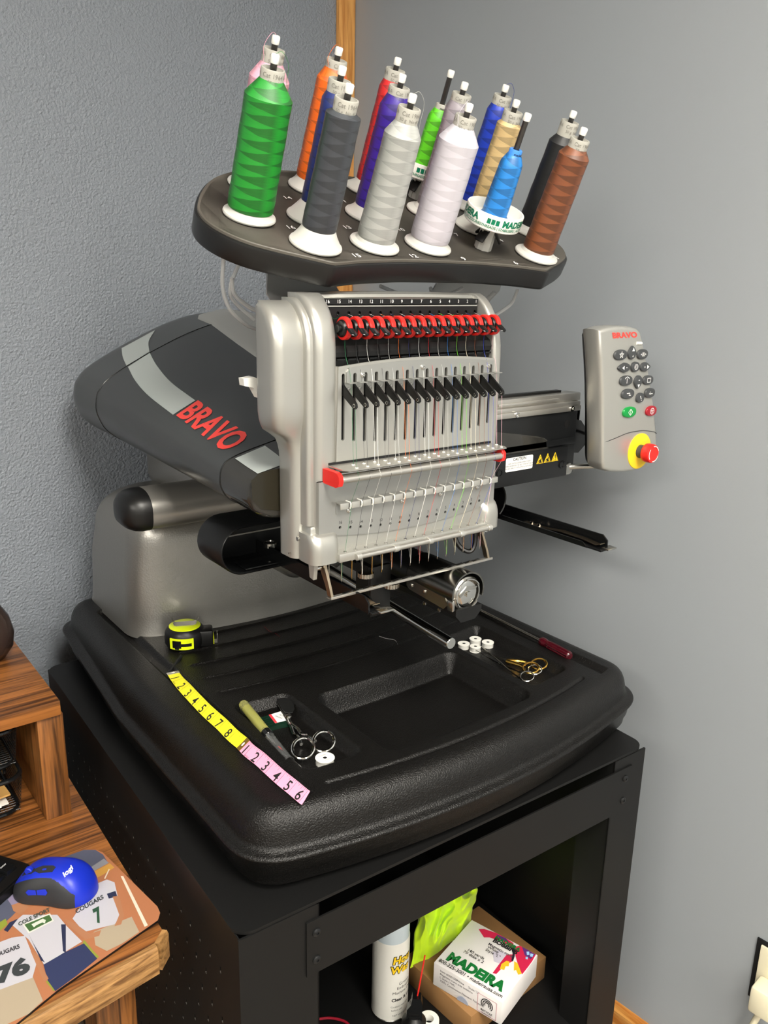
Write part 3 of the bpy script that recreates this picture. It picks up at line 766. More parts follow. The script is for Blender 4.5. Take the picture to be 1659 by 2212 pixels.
# ---- colour-change rail and beam to the right of the head
yb_ = 0.850
mb = MB(); mb.box((.76, yb_, T + .288), (1.034, yb_ + .07, T + .388), 0, None, .002)
mb.box((.76, yb_ - .006, T + .286), (1.012, yb_, T + .334), 0, None, .002); mb.box((.76, yb_ - .003, T + .336), (1.030, yb_, T + .346), 0, None, .001)
beam = mb.build('head_beam', M['black_metal'], EM)
mb = MB(); mb.box((.76, yb_ - .004, T + .388), (1.036, yb_ + .03, T + .396), 0, None, .001); mb.box((.76, yb_ - .002, T + .396), (1.036, yb_ + .03, T + .4025), 0, None, .001)
mb.box((.76, yb_ + .004, T + .4025), (1.042, yb_ + .03, T + .4145), 0, None, .001); mb.box((.86, yb_ + .001, T + .405), (.99, yb_ + .005, T + .409), 0, None, .001)
mb.build('slide_rail', M['alum'], beam)
mb = MB(); mb.box((.76, yb_ + .02, T + .4145), (1.014, yb_ + .03, T + .418)); mb.build('rail_strip', M['black'], beam)
FR = lambda x, y, z: frame(m3(x, y, z), (1, 0, 0), (0, 0, 1))     # w towards the viewer
for x_ in (.893, 1.014):
    mb = MB(); mb.lathe([(.0042, -.001), (.0042, .002), (.0024, .0022), (.0022, .0006), (.0001, .0006)], 14, 0, FR(x_, yb_ - .004, .3925)); mb.build('screw', M['chrome'], beam)
mb = MB(); mb.lathe([(.0062, 0), (.0062, .0006), (.0048, .0006), (.0001, .0004)], 18, 0, FR(1.010, yb_ - .0001, .368)); mb.build('screw_hole', M['dark'], beam)
for x_, z_ in ((.862, .309), (.999, .306)):
    mb = MB(); mb.lathe([(.0062, 0), (.0062, .0014), (.0042, .0016), (.0036, .0004), (.0001, .0004)], 18, 0, FR(x_, yb_ - .006, z_)); mb.build('socket_screw', M['black_gloss'], beam)
mb = MB(); mb.prism(rrect(.8735, .3085, .931, .3295, .0025), [], yb_ - .0066, yb_ - .0061, FRONT)
lab = mb.build('caution_label', M['print_white'], beam)
mb = MB(); text(mb, 'CAUTION', FR(.902, yb_ - .0068, .3262), .0062, bold=.02)
for i, s_ in enumerate(('LASER LIGHT ACCESSIBLE WHEN COVER IS', 'OPEN OR REMOVED. DO NOT STARE INTO BEAM', 'OR VIEW DIRECTLY WITH OPTICAL INSTRUMENTS')):
    text(mb, s_, FR(.902, yb_ - .0068, .3205 - .0037 * i), .0031, width=.84)
mb.build('label_print', M['print_black'], beam, recalc=False)
for i, x_ in enumerate((.9475, .964, .981)):
    tri = [(x_ - .0075, .3135), (x_ + .0075, .3135), (x_, .3275)]
    mb = MB(); mb.prism(tri, [], yb_ - .0066, yb_ - .0061, FRONT); sg_ = mb.build('warning_triangle', M['sign_yellow'], beam)
    ce = (x_, .3182); k = .80; t2 = [(ce[0] + (a - ce[0]) * k, ce[1] + (b - ce[1]) * k) for a, b in tri]; k = .70; t3 = [(ce[0] + (a - ce[0]) * k, ce[1] + (b - ce[1]) * k) for a, b in tri]
    mb = MB(); mb.prism(t2, [t3], yb_ - .0070, yb_ - .0067, FRONT)
    if i < 2: mb.prism([(x_ - .003, .3152), (x_ + .003, .3152), (x_ + .0015, .3185), (x_ + .0008, .3222), (x_ - .001, .3185)], [], yb_ - .007, yb_ - .0067, FRONT); mb.prism([(x_ - .0035, .317), (x_ + .0025, .320), (x_ + .002, .321), (x_ - .004, .318)], [], yb_ - .007, yb_ - .0067, FRONT)
    else: mb.prism([(x_ - .0004, .3172), (x_ + .0004, .3172), (x_ + .0008, .3228), (x_ - .0008, .3228)], [], yb_ - .007, yb_ - .0067, FRONT); mb.prism(circ(x_, .3158, .0007, 8), [], yb_ - .007, yb_ - .0067, FRONT)
    mb.build('triangle_print', M['print_black'], beam)
# cable plug and rods at the right end of the beam
mb = MB(); c0 = PY(1247, 925, .875); 
mb.loft([[m3(1.034, .86, .318), m3(1.034, .90, .318), m3(1.034, .90, .372), m3(1.034, .86, .372)], [m3(1.058, .862, .315), m3(1.058, .898, .315), m3(1.058, .898, .368), m3(1.058, .862, .368)], [m3(1.078, .866, .325), m3(1.078, .894, .325), m3(1.078, .894, .352), m3(1.078, .866, .352)]])
mb.build('cable_plug', M['black_gloss'], beam, angle=20)
mb = MB(); mb.tube(bez([m3(1.034, .87, .392), m3(1.050, .868, .394), m3(1.056, .868, .384), m3(1.058, .87, .366)]), .0032, 8); mb.tube(bez([m3(1.077, .88, .338), m3(1.088, .866, .341), m3(1.092, .83, .345), m3(1.09, .80, .35)]), .0028, 8)
mb.build('control_cable', M['black'], beam)
mb = MB(); mb.cyl(m3(1.010, .856, .298), m3(1.095, .80, .302), .0048, n=14); mb.cyl(m3(1.018, .845, .296), m3(1.018, .87, .296), .0095, n=18, bev=.001)
mb.build('control_arm', M['steel'], beam)

# ---- hand control
hy = 0.775
cpx = [(1293, 712), (1312, 706), (1340, 703.5), (1362, 705), (1378, 709), (1384, 716), (1390, 742), (1402, 800), (1413, 870), (1420, 935), (1421, 962), (1419, 985), (1412, 1000), (1396, 1010), (1370, 1018), (1340, 1021), (1318, 1020), (1303, 1014), (1301, 1000), (1301, 960), (1301, 900), (1300, 830), (1297, 770)]
front_pts = [PY(x, y, hy) for x, y in cpx]
cc = sum(front_pts, Vector()) / len(front_pts)
def shrink(k, dy): return [Vector((cc.x + (p.x - cc.x) * k, p.y + dy, cc.z + (p.z - cc.z) * (1 - (1 - k) * .5))) for p in front_pts]
mb = MB(); mb.loft([shrink(.90, .034), shrink(.97, .030), shrink(1.0, .024), shrink(1.0, .008), shrink(.985, .003), shrink(.955, .0006), shrink(.90, 0)])
HC = bvh_of(mb)
hc = mb.build('hand_control', M['silver'], EM, angle=50)
Z6 = lambda a, b: (1030 + a * .2592, 680 + b * .2592)
mb = MB(); mb.add([p + Vector((.000, .0345, -.001)) for p in shrink(.90, 0)] + [p + Vector((.002, .042, -.001)) for p in shrink(.84, 0)], [(i, (i + 1) % 23, 23 + (i + 1) % 23, 23 + i) for i in range(23)] + [tuple(range(23, 46))])
mb.build('rear_shell', M['black'], hc)
def hcp(a, b, off=0.0):
    px, py = Z6(a, b); r = ray(px, py).normalized(); h = HC.ray_cast(CAM, r); return (h[0] if h[0] is not None else PY(px, py, hy)) + Vector((0, -off, 0))
def word_px(mb, bvh, txt, BL, BR, TL, TR, off, bold=.04, shear=0):
    v, f = text2d(txt, 1.0, bold=bold, shear=shear); xs = [a for a, b in v]; ys = [b for a, b in v]
    x0, x1, y0, y1 = min(xs), max(xs), min(ys), max(ys); pp = []
    for a, b in v:
        s_, t_ = (a - x0) / (x1 - x0), (b - y0) / (y1 - y0)
        pp.append(tuple((1 - t_) * ((1 - s_) * BL[k] + s_ * BR[k]) + t_ * ((1 - s_) * TL[k] + s_ * TR[k]) for k in (0, 1)))
    decal_px(mb, bvh, pp, f, off)
mb = MB(); word_px(mb, HC, 'BRAVO', Z6(1135, 198), Z6(1338, 190), Z6(1126, 148), Z6(1330, 140), .0004)
mb.build('lettering', M['red_print'], hc, recalc=False)
mb = MB(); mb.tube([hcp(1330, 236, .0004), hcp(1352, 237, .0005), hcp(1370, 238, .0004)], .0022, 8); mb.build('indicator_lamp', M['white'], hc)
mb = MB(); mb.tube(bez([hcp(1070, 1062, -.0005), hcp(1150, 1030, .0002), hcp(1260, 985, .0003), hcp(1380, 965, .0003), hcp(1470, 975, .0002), hcp(1500, 990, -.0005)]), .0006, 5); mb.build('seam', M['key_grey'], hc)
PS = (hcp(1300, 500) - hcp(1200, 500)).length / 100        # metres per crop pixel on the panel
PV = (hcp(1300, 600) - hcp(1300, 400)).length / 200
def btn(ca_, cb_, outline, material, name='button', h=.0035):
    c = hcp(ca_, cb_, 0); Mx = frame(c, (1, 0, 0), (0, 0, 1)); mb = MB()
    o0 = [(a * PS, b * PV) for a, b in outline]
    rings = [[(a * k, b * k, w) for a, b in o0] for k, w in ((1.0, -.004), (1.0, h * .6), (.93, h * .9), (.8, h))]
    mb.loft(rings, 0, Mx); mb.build(name, material, hc); return Mx @ Matrix.Translation((0, 0, h + .0003))
ov = lambda w, h, n=20: [(w * math.cos(2 * math.pi * i / n) * (1 if abs(math.cos(2 * math.pi * i / n)) < .7 else 1), h * math.copysign(abs(math.sin(2 * math.pi * i / n)) ** .8, math.sin(2 * math.pi * i / n))) for i in range(n)]
tear = lambda w, h, ang_: [(math.cos(ang_) * x - math.sin(ang_) * y, math.sin(ang_) * x + math.cos(ang_) * y) for x, y in [(w * math.cos(2 * math.pi * i / 20) * (1 - .45 * max(0, math.sin(2 * math.pi * i / 20))), h * math.sin(2 * math.pi * i / 20)) for i in range(20)]]
sym = MB()
def tri_(Mx, c, r, a0): sym.add([(c[0] + r * math.cos(a0 + 2.0944 * i), c[1] + r * math.sin(a0 + 2.0944 * i), 0) for i in range(3)], [(0, 1, 2)], 0, Mx)
def ring_(Mx, r0, r1, n=20, a0=0, a1=360):
    A_ = [(r1 * math.cos(R_(a0 + (a1 - a0) * i / n)), r1 * math.sin(R_(a0 + (a1 - a0) * i / n)), 0) for i in range(n + 1)]; B_ = [(r0 * math.cos(R_(a0 + (a1 - a0) * i / n)), r0 * math.sin(R_(a0 + (a1 - a0) * i / n)), 0) for i in range(n + 1)]
    sym.add(A_ + B_, [(i, i + 1, n + 2 + i, n + 1 + i) for i in range(n)], 0, Mx)
def bar_(Mx, x0, y0, x1, y1, w=.0005):
    d = Vector((x1 - x0, y1 - y0)); n = Vector((-d.y, d.x)).normalized() * w
    sym.add([(x0 + n.x, y0 + n.y, 0), (x1 + n.x, y1 + n.y, 0), (x1 - n.x, y1 - n.y, 0), (x0 - n.x, y0 - n.y, 0)], [(0, 1, 2, 3)], 0, Mx)
u = PS * 50
Mx = btn(1190, 333, ov(52, 42), M['key_grey'])
for i in range(5):
    a, b = R_(90 + 144 * i), R_(90 + 144 * (i + 1)); bar_(Mx, .0052 * math.cos(a), .0052 * math.sin(a), .0052 * math.cos(b), .0052 * math.sin(b), .00035)
Mx = btn(1285, 315, tear(34, 55, 0), M['key_grey']); tri_(Mx, (.0006, .004), .0036, R_(90)); bar_(Mx, -.001, -.005, .0022, -.005); bar_(Mx, .0006, -.0066, .0006, -.0034)
Mx = btn(1372, 328, ov(44, 42), M['key_grey'])
for i in range(3): bar_(Mx, -.0022 + .0022 * i, -.003, -.0022 + .0022 * i, .003, .0005)
tri_(Mx, (-.0052, 0), .0016, R_(180)); tri_(Mx, (.0052, 0), .0016, 0)
Mx = btn(1218, 440, tear(40, 50, R_(90)), M['key_grey']); tri_(Mx, (-.003, 0), .0036, R_(180)); bar_(Mx, .003, 0, .0055, 0)
Mx = btn(1312, 433, ov(34, 42), M['key_grey']); ring_(Mx, .0036, .0043); ring_(Mx, .0016, .0023)
Mx = btn(1395, 433, tear(40, 42, R_(-90)), M['key_grey']); tri_(Mx, (.004, 0), .0036, 0); bar_(Mx, -.0045, 0, -.002, 0); bar_(Mx, -.0032, -.0014, -.0032, .0014)
Mx = btn(1235, 548, ov(52, 42), M['key_grey']); bar_(Mx, 0, -.004, 0, .0035); ring_(Mx, .0052, .0062, 12, 30, 150)
Mx = btn(1335, 560, tear(34, 56, R_(180)), M['key_grey']); tri_(Mx, (0, -.005), .0034, R_(-90)); bar_(Mx, -.0015, .003, .0015, .003)
Mx = btn(1418, 543, ov(44, 40), M['key_grey'])
for q in (((-.004, -.003), (.004, -.003)), ((.004, -.003), (.004, .003)), ((.004, .003), (-.004, .003)), ((-.004, .003), (-.004, -.003))): bar_(Mx, *q[0], *q[1], .0004)
Mx = btn(1250, 658, ov(52, 42), M['key_grey']); bar_(Mx, -.005, .001, .003, .001); bar_(Mx, .0052, -.002, .001, -.002); ring_(Mx, .0016, .0022, 8, -90, 90)
Mx = btn(1352, 690, ov(33, 42), M['key_grey']); bar_(Mx, -.002, .0032, .0005, -.002, .0007); bar_(Mx, .0012, -.0036, .0018, -.0044, .0008)
Mx = btn(1432, 650, ov(44, 42), M['key_grey']); bar_(Mx, -.004, -.001, .005, -.001); ring_(Mx, .0018, .0024, 8, 90, 270)
Mx = btn(1265, 810, ov(55, 46), M['green_btn']); 
for i in range(4): bar_(Mx, .005 * math.cos(R_(90 * i)), .005 * math.sin(R_(90 * i)), .005 * math.cos(R_(90 * i + 90)), .005 * math.sin(R_(90 * i + 90)), .0004)
bar_(Mx, 0, -.0048, 0, .0048, .0004)
Mx = btn(1445, 800, ov(46, 44), M['dark_red']); ring_(Mx, .0042, .005)
for i in range(3): bar_(Mx, .003 * math.cos(R_(-90 + 120 * i)), .003 * math.sin(R_(-90 + 120 * i)), .003 * math.cos(R_(30 + 120 * i)), .003 * math.sin(R_(30 + 120 * i)), .0004)
sym.build('button_symbols', M['print_white'], hc, recalc=False)
# emergency stop
ce = hcp(1352, 1135, .0); Mx = frame(ce, (1, 0, 0), (0, 0, 1)); re_ = .5 * (hcp(1447, 1060) - hcp(1262, 1180)).length
mb = MB(); mb.lathe([(re_, -.006), (re_, .0012), (re_ - .0006, .0016), (.0001, .0016)], 40, 0, Mx); st = mb.build('stop_plate', M['sign_yellow'], hc)
mb = MB(); mb.lathe([(.0105, .001), (.0105, .012), (.0095, .014)], 24, 0, Mx); mb.build('stop_stem', M['key_grey'], hc)
mb = MB(); mb.lathe([(.0125, .012), (.0142, .013), (.0148, .016), (.0148, .024), (.0138, .0262), (.0108, .027), (.0104, .0262), (.0001, .0262)], 32, 0, Mx); mb.build('stop_button', M['red'], hc)
sym = MB(); 
for a0 in (20, 140, 260): ring_(Mx @ Matrix.Translation((0, 0, .0273)), .0112, .0124, 14, a0, a0 + 80)
sym.build('stop_arrows', M['print_white'], hc, recalc=False)

# ---- needle head
NX = [.5415 + .01543 * i for i in range(16)]          # slot positions, needle 16 first
EX = [.538 + .01527 * i for i in range(16)]           # needle positions
FY = 0.785
def rsec(x0, x1, y0, y1, r, z, n=4):
    r = min(r, (x1 - x0) * .49, (y1 - y0) * .49)
    return [(x, y, z + T) for x, y in rrect(x0, y0, x1, y1, r, n)]
hm = MB()
# left flange, bulge and fillet, right flange: stacked plan sections
def yf(z, y0, zk, zt, dy):
    if z <= zk: return y0
    s_ = min(1.0, (z - zk) / (zt - zk)); return y0 + dy * (1 - math.sqrt(max(0, 1 - s_ * s_)))
zs = [.262, .30, .35, .40, .45, .50, .52, .53, .538, .545, .551, .556, .560, .563, .5645]
hm.loft([rsec(.5055, .536, yf(z, FY, .505, .566, .05), .850, .010 if z < .56 else .006, z) for z in zs])
zs2 = [.2565, .258, .30, .34, .372, .384, .392, .399, .405, .411, .417, .424, .432, .445, .48, .505, .515, .524, .532, .539, .545, .550, .5535, .5555]
def xl(z):
    if z < .372: return .4895
    if z < .405: s_ = (z - .372) / .033; return .4895 - .013 * (1 - math.sqrt(max(0, 1 - s_ * s_)))
    if z < .436: s_ = (.436 - z) / .031; return .4615 + .015 * (1 - math.sqrt(max(0, 1 - s_ * s_)))
    return .4615
def bot(z): return .012 * (1 - sm((z - .395) / .04)) if z > .372 else .012
hm.loft([rsec(xl(z) + (.004 if z > .553 else 0), .515, yf(z, .8005, .505, .557, .045) + bot(z) * .6, .850, .012, z) for z in zs2])
hm.loft([rsec(.498, .512, yf(z, .7925, .505, .561, .048), .850, .005, z) for z in [.30, .40, .45, .50, .52, .53, .538, .545, .551, .556, .559]])
hm.loft([rsec(.7785, .7935, yf(z, FY, .485, .566, .055), .850, .005, z) for z in [.262, .35, .45, .485, .50, .51, .52, .53, .54, .55, .556, .561, .5645]])
# top bar
tp = [(.8180, .5575), (.8165, .560), (.8185, .5635), (.826, .5655), (.850, .566), (.850, .5575)]
hm.loft([[(x, y - .0 + .9 * (x - .657) ** 2, z + T - .10 * (x - .657) ** 2) for y, z in tp] for x in [.53, .57, .61, .657, .70, .74, .785]])
# face plate with the sixteen slots
top = [(x, .4845 + .0065 * (1 - ((x - .657) / .122) ** 2)) for x in [.779 - .244 * i / 20 for i in range(21)]]
def zbot(x): return .4015 - .009 * (1 - ((x - .657) / .116) ** 2)
slots = [capsule(x, zbot(x), .4745, .0021) for x in NX]
hm.prism([(.530, .262), (.784, .262)] + top, slots, FY, FY + .0028, FRONT)
hm.box((.530, FY + .0028, T + .262), (.5375, FY + .03, T + .4845)); hm.box((.777, FY + .0028, T + .262), (.784, FY + .03, T + .4815))
# lower lip with bosses
hm.box((.527, .7685, T + .2565), (.772, .80, T + .2672), 0, None, .0015)
hm.loft([rsec(.4945, .5335, yf(z, .7725, .272, .2925, .012), .815, .012, z, 6) for z in (.2565, .26, .268, .274, .280, .285, .289, .2915)])
hm.loft([rsec(.7660, .7975, yf(z, .7725, .272, .2925, .012), .815, .012, z, 6) for z in (.2565, .26, .268, .274, .280, .285, .289, .2915)])
hm.box((.50, .790, T + .2565), (.794, .815, T + .30), 0, None, .004)
head = hm.build('needle_head', M['silver_head'], EM, angle=42)
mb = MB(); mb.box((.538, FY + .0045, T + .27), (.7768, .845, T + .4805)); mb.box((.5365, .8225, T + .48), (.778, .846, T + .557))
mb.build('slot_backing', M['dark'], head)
# lower panel with sixteen sight holes and their numbers
arcz = lambda x: .2905 - .0125 * (1 - ((x - .647) / .140) ** 2)
ol = [(.507, .354), (.507, arcz(.507))] + [(x, arcz(x)) for x in [.507 + .284 * i / 24 for i in range(1, 24)]] + [(.791, arcz(.791)), (.791, .354)]
hz = lambda x: .2955 - .0085 * (1 - ((x - .651) / .114) ** 2)
HXs = [.537 + .01513 * i for i in range(16)]
mb = MB(); mb.prism(ol, [circ(x, hz(x), .0019, 12) for x in HXs], FY - .0022, FY + .004, FRONT); mb.build('needle_panel', M['silver_panel'], head, angle=30)
sh_ = MB().lathe([(.0024, 0), (.0001, 0.0001)], 12).mesh('sight_hole', M['dark'])
for x in HXs: inst('sight_hole', sh_, head, frame(m3(x, FY - .0004, hz(x)), (1, 0, 0), (0, 0, 1)))
mb = MB()
for i, x in enumerate(HXs): text(mb, str(16 - i), FR(x + .0003, FY - .0024, hz(x) + .0062), .0052)
mb.build('panel_numbers', M['print_black'], head, recalc=False)
mb = MB(); mb.box((.506, FY - .0006, T + .3540), (.530, FY + .001, T + .3547)); mb.build('seam', M['dark'], head)
# number strip, ledge and thread inlet panel at the top
mb = MB(); mb.box((.5365, .8190, T + .5515), (.7775, .8225, T + .5578)); strip = mb.build('number_strip', M['black'], head)
mb = MB()
for i, x in enumerate(NX): text(mb, str(16 - i), FR(x + .001, .8188, .5547), .0056)
mb.build('strip_numbers', M['print_white'], head, recalc=False)
mb = MB(); mb.box((.5365, .8178, T + .5490), (.775, .8225, T + .5503)); mb.build('strip_ledge', M['silver'], head)
mb = MB(); mb.prism([(.5365, .525), (.7775, .525), (.7775, .549), (.5365, .549)], [circ(x, .5415, .0023, 10) for x in NX], .8195, .8215, FRONT); mb.build('inlet_panel', M['black'], head)
for x in NX:
    mb = MB(); mb.tube([m3(x - .0012, .8195, .540), m3(x, .8180, .5392), m3(x + .0012, .8195, .540)], .0006, 5); mb.build('inlet_wire', M['chrome'], head)
# tension knobs: one mesh set shared by sixteen knobs
AX = Matrix(((0, 0, 1, 0), (0, 1, 0, 0), (-1, 0, 0, 0), (0, 0, 0, 1)))      # lathe axis along x
k_ring = MB().lathe([(.0098, -.0018), (.0122, -.0018), (.0130, -.0010), (.0130, .0036), (.0122, .0044), (.0098, .0044), (.0098, -.0018)], 26, 0, AX, cap=False).mesh('tension_ring', M['red'])
k_hub = MB().lathe([(.0060, -.0052), (.0085, -.0048), (.0097, -.0030), (.0097, .0042), (.005, .0046), (.0001, .0046)], 20, 0, AX).lathe([(.0045, -.0085), (.0045, -.005)], 12, 0, AX).mesh('tension_hub', M['black'])
pd = MB(); rings = []
for t_ in [0, .12, .3, .5, .7, .85, .95, 1.0]:
    w = .0038 + .0014 * math.sin(math.pi * min(1, t_ * .75 + .05)) if t_ < .93 else (.0034 if t_ < .98 else .0015)
    yy, zz = -.006 - .0165 * t_, .0045 - .0115 * t_
    rings.append([(.001 + w * math.cos(a), yy - .0005 * math.sin(a), zz + .0010 * math.sin(a)) for a in [2 * math.pi * j / 10 for j in range(10)]])
pd.loft(rings); k_pad = pd.mesh('tension_paddle', M['black_gloss'])
cov = MB(); prof_c = [(.8165, .5145), (.803, .5125), (.7935, .507), (.7905, .500), (.7915, .4945), (.7945, .4925), (.7945, .4840)]
cv = []
for xx in (-.0073, .0073):
    cv.append([(xx, y, z) for y, z in prof_c])
cov.loft(cv, cap=False, closed=False); cov.loft([[(x_, y + .002, z) for x_, y, z in r_] for r_ in cv], cap=False, closed=False)
k_cov = cov.mesh('thread_cover', M['black'], 30, False)
lip = MB().box((-.0055, .7905, .4905), (.0055, .7935, .4925), 0, None, .0004).mesh('cover_lip', M['black_gloss'])
for i, x in enumerate(NX):
    Mx = Matrix.Translation(m3(x + .0012, .7875, .5268))
    kn = inst('tension_knob', k_ring, head, Mx); WM[kn] = Mx
    for nm, me_ in (('knob_hub', k_hub), ('knob_paddle', k_pad)):
        inst(nm, me_, head, Mx)
    inst('thread_cover', k_cov, head, Matrix.Translation((x + .0008, 0, T)))
    inst('cover_lip', lip, head, Matrix.Translation((x + .0008, 0, T)))
# guide strip with tabs at the slot tops
mb = MB(); mb.prism([(.5455, .466), (.7775, .466), (.7775, .4815)] + [(x, z - .003) for x, z in top[1:-1]] + [(.549, .4815), (.5455, .478)], [capsule(x, .463 if False else .4672, .4747, .0023) for x in NX[1:]], FY - .0012, FY - .0002, FRONT)
mb.build('guide_strip', M['silver_panel'], head, angle=25)
tb = MB().box((-.0054, -.0085, -.0006), (.0054, 0, .0004), 0, None, .0002).mesh('guide_tab', M['silver_panel'])
rv = MB().lathe([(.0021, 0), (.0019, .0009), (.0001, .0014)], 12).mesh('rivet', M['silver_panel'])
for x in NX:
    inst('guide_tab', tb, head, Matrix.Translation(m3(x + .0077, FY - .0011, .4664)))
    inst('rivet', rv, head, frame(m3(x + .0077, FY, .459), (1, 0, 0), (0, 0, 1)))
scw = MB().lathe([(.0032, 0), (.0030, .0016), (.0012, .0024), (.0001, .0018)], 14).mesh('screw', M['chrome'])
for x, z in ((.5675, .474), (.6575, .4785), (.768, .4745)): inst('screw', scw, head, frame(m3(x, FY - .0012, z), (1, 0, 0), (0, 0, 1)))
# take-up levers
lv = MB(); a, b = Vector((0, .012, .0155)), Vector((0, -.024, -.0155))
pv = [(.012, .0185), (-.0005, .0035), (-.0225, -.0115), (-.0262, -.0148), (-.0268, -.0185), (-.0240, -.0208), (-.0205, -.0200), (.0, -.0085), (.012, -.004)]
lv.prism([(y, z) for y, z in pv], [circ(-.0233, -.0168, .0014, 8)], -.0013, .0013, Matrix(((0, 0, 1, 0), (1, 0, 0, 0), (0, 1, 0, 0), (0, 0, 0, 1))))
lev = lv.mesh('takeup_lever', M['black'])
ey = MB().lathe([(.0014, -.0018), (.0023, -.0017), (.0023, .0017), (.0014, .0018), (.0014, -.0018)], 12, 0, AX, cap=False).mesh('lever_eyelet', M['chrome'])
for x in NX:
    Mx = Matrix.Translation(m3(x + .0004, FY, .4600)); inst('takeup_lever', lev, head, Mx); inst('lever_eyelet', ey, head, Mx @ Matrix.Translation((0, -.0233, -.0168)))
# thread guide plate with eyelets, rod and red clamps
mb = MB(); mb.prism([(.5215, FY), (.7805, FY), (.7805, .757), (.776, .750), (.527, .750), (.5215, .757)], [], .3712, .3726, PLAN); mb.build('guide_plate', M['alum'], head)
mb = MB(); mb.box((.5215, FY - .0012, T + .3727), (.7805, FY + .0005, T + .3752)); mb.build('plate_seam', M['dark'], head)
er = MB().lathe([(.0011, 0), (.0020, .0001), (.0019, .0008), (.0012, .0009)], 12, cap=False).mesh('eyelet', M['white'])
for i, x in enumerate(NX):
    inst('eyelet', er, head, Matrix.Translation(m3(x - .0008, .7555, .3727))); inst('eyelet', er, head, Matrix.Translation(m3(x + .0045, .770, .3727)))
mb = MB(); mb.cyl(m3(.5195, .7545, .3615), m3(.771, .7545, .3615), .0043, n=18, bev=.0006); rod = mb.build('clamp_rod', M['alum'], head)
mb = MB(); mb.cyl(m3(.5225, .7630, .3665), m3(.770, .7630, .3665), .0030, n=12); mb.build('clamp_rod', M['steel'], head)
for x0, x1 in ((.5135, .5195), (.7710, .7770)):
    mb = MB(); mb.prism([(.7845, .3530), (.7845, .3700), (.760, .3700), (.7550, .3690), (.7515, .3655), (.751, .359), (.7530, .3545), (.758, .3525)], [], x0, x1, SIDE); mb.build('red_clamp', M['red'], head)
# hook strip
mb = MB(); mb.prism(rrect(.5305, .3125, .787, .3275, .002), [], FY - .0034, FY - .0024, FRONT); mb.box((.5305, FY - .0115, T + .3262), (.787, FY - .0024, T + .3275)); hs = mb.build('hook_strip', M['silver_panel'], head)
tb2 = MB().box((-.0058, -.0005, -.0062), (.0058, .0012, .0014), 0, None, .0005).mesh('hook_tab', M['silver'])
hk2 = MB().tube([(0, .009, .0012), (0, .0, .0014), (0, -.0012, .0004), (0, -.0014, -.004), (0, .0005, -.0062)], .0010, 6).mesh('thread_hook', M['white'])
for i in range(16):
    inst('hook_tab', tb2, head, Matrix.Translation(m3(.5365 + .0163 * i, FY - .0118, .3262)))
    if i < 15: inst('thread_hook', hk2, head, Matrix.Translation(m3(.5447 + .0163 * i, FY - .0118, .3262)))
for x in (.548, .629, .692, .757): inst('screw', scw, head, frame(m3(x, FY - .0034, .3155), (1, 0, 0), (0, 0, 1)))
# lower rod with collars, needle eyelets
mb = MB(); mb.cyl(m3(.555, .7655, .2612), m3(.768, .7655, .2612), .0036, n=16); mb.build('lower_rod', M['alum'], head)
for x in (.552, .609, .664, .718, .7685):
    mb = MB(); mb.cyl(m3(x - .0035, .7655, .2612), m3(x + .0035, .7655, .2612), .0046, n=16, bev=.0006); mb.build('rod_collar', M['silver'], head)
er2 = MB().lathe([(.0012, 0), (.0022, .0001), (.0021, .0009), (.0013, .001)], 12, cap=False).mesh('needle_eyelet', M['steel'])
er3 = MB().lathe([(.0011, 0), (.0001, .0001)], 10).mesh('needle_eyelet_hole', M['dark'])
nd = MB().lathe([(.0011, .0), (.0011, -.009), (.0007, -.0105), (.00065, -.0295), (.0003, -.0325), (.00005, -.034)], 8)
ndl = nd.mesh('needle', M['chrome']); ndg = nd.mesh('needle', M['brass'])
nc = MB().lathe([(.0022, 0), (.0022, -.004), (.0014, -.0055)], 10).cyl((0, -.0035, -.0025), (0, -.001, -.0025), .0011, n=8).mesh('needle_clamp', M['steel'])
mb = MB(); mb.box((.512, .788, T + .249), (.775, .812, T + .2564)); mb.build('needle_bar_case', M['black'], head)
for i, x in enumerate(EX):
    inst('needle_eyelet', er2, head, Matrix.Translation(m3(x, .7735, .2672)))
    inst('needle_eyelet_hole', er3, head, Matrix.Translation(m3(x, .7735, .2675)))
    inst('needle', ndg if i in (1, 3, 4, 14) else ndl, head, Matrix.Translation(m3(x + .0003, .781, .2605)))
    inst('needle_clamp', nc, head, Matrix.Translation(m3(x + .0003, .781, .2568)))
mb = MB(); nd.v = [p + m3(EX[0] - .0138, .787, .2605) for p in nd.v]; nd.build('needle', M['chrome'], head)
# needle guard
mb = MB(); 
def garm(x): return [(.7935, .2575), (.7955, .249), (.790, .240), (.782, .228), (.7765, .2155), (.7685, .2155), (.7725, .226), (.779, .240), (.783, .2475), (.7835, .2575)]
for x in (.5165, .7735): MB().prism(garm(x), [], x - .0012, x + .0022, SIDE).build('guard_arm', M['bronze'], head, angle=30)
mb = MB(); mb.box((.5145, .7672, T + .2130), (.7805, .7690, T + .2162), 0, None, .0004); mb.box((.5145, .7690, T + .2130), (.7805, .7772, T + .2139)); g = mb.build('guard_bar', M['alum'], head)
gt = MB().box((-.0064, 0, 0), (.0064, .0052, .0009), 0, Matrix.Rotation(R_(-4), 4, 'Y'), .0002).mesh('guard_tooth', M['steel'])
for i in range(15): inst('guard_tooth', gt, head, Matrix.Translation(m3(.540 + .0152 * i, .7692, .2155)))
for x, sg in ((.5055, 1), (.779, -1)):
    mb = MB(); mb.prism([(.799, .2565), (.796, .236), (.788, .2345), (.785, .2565)], [], x - .003, x + .002, SIDE); mb.build('guard_hinge', M['silver'], head)
    mb = MB(); mb.cyl(m3(x + .002, .7905, .2475), m3(x + .0085, .7905, .2475), .0034, n=14); mb.build('hinge_pin', M['chrome'], head)
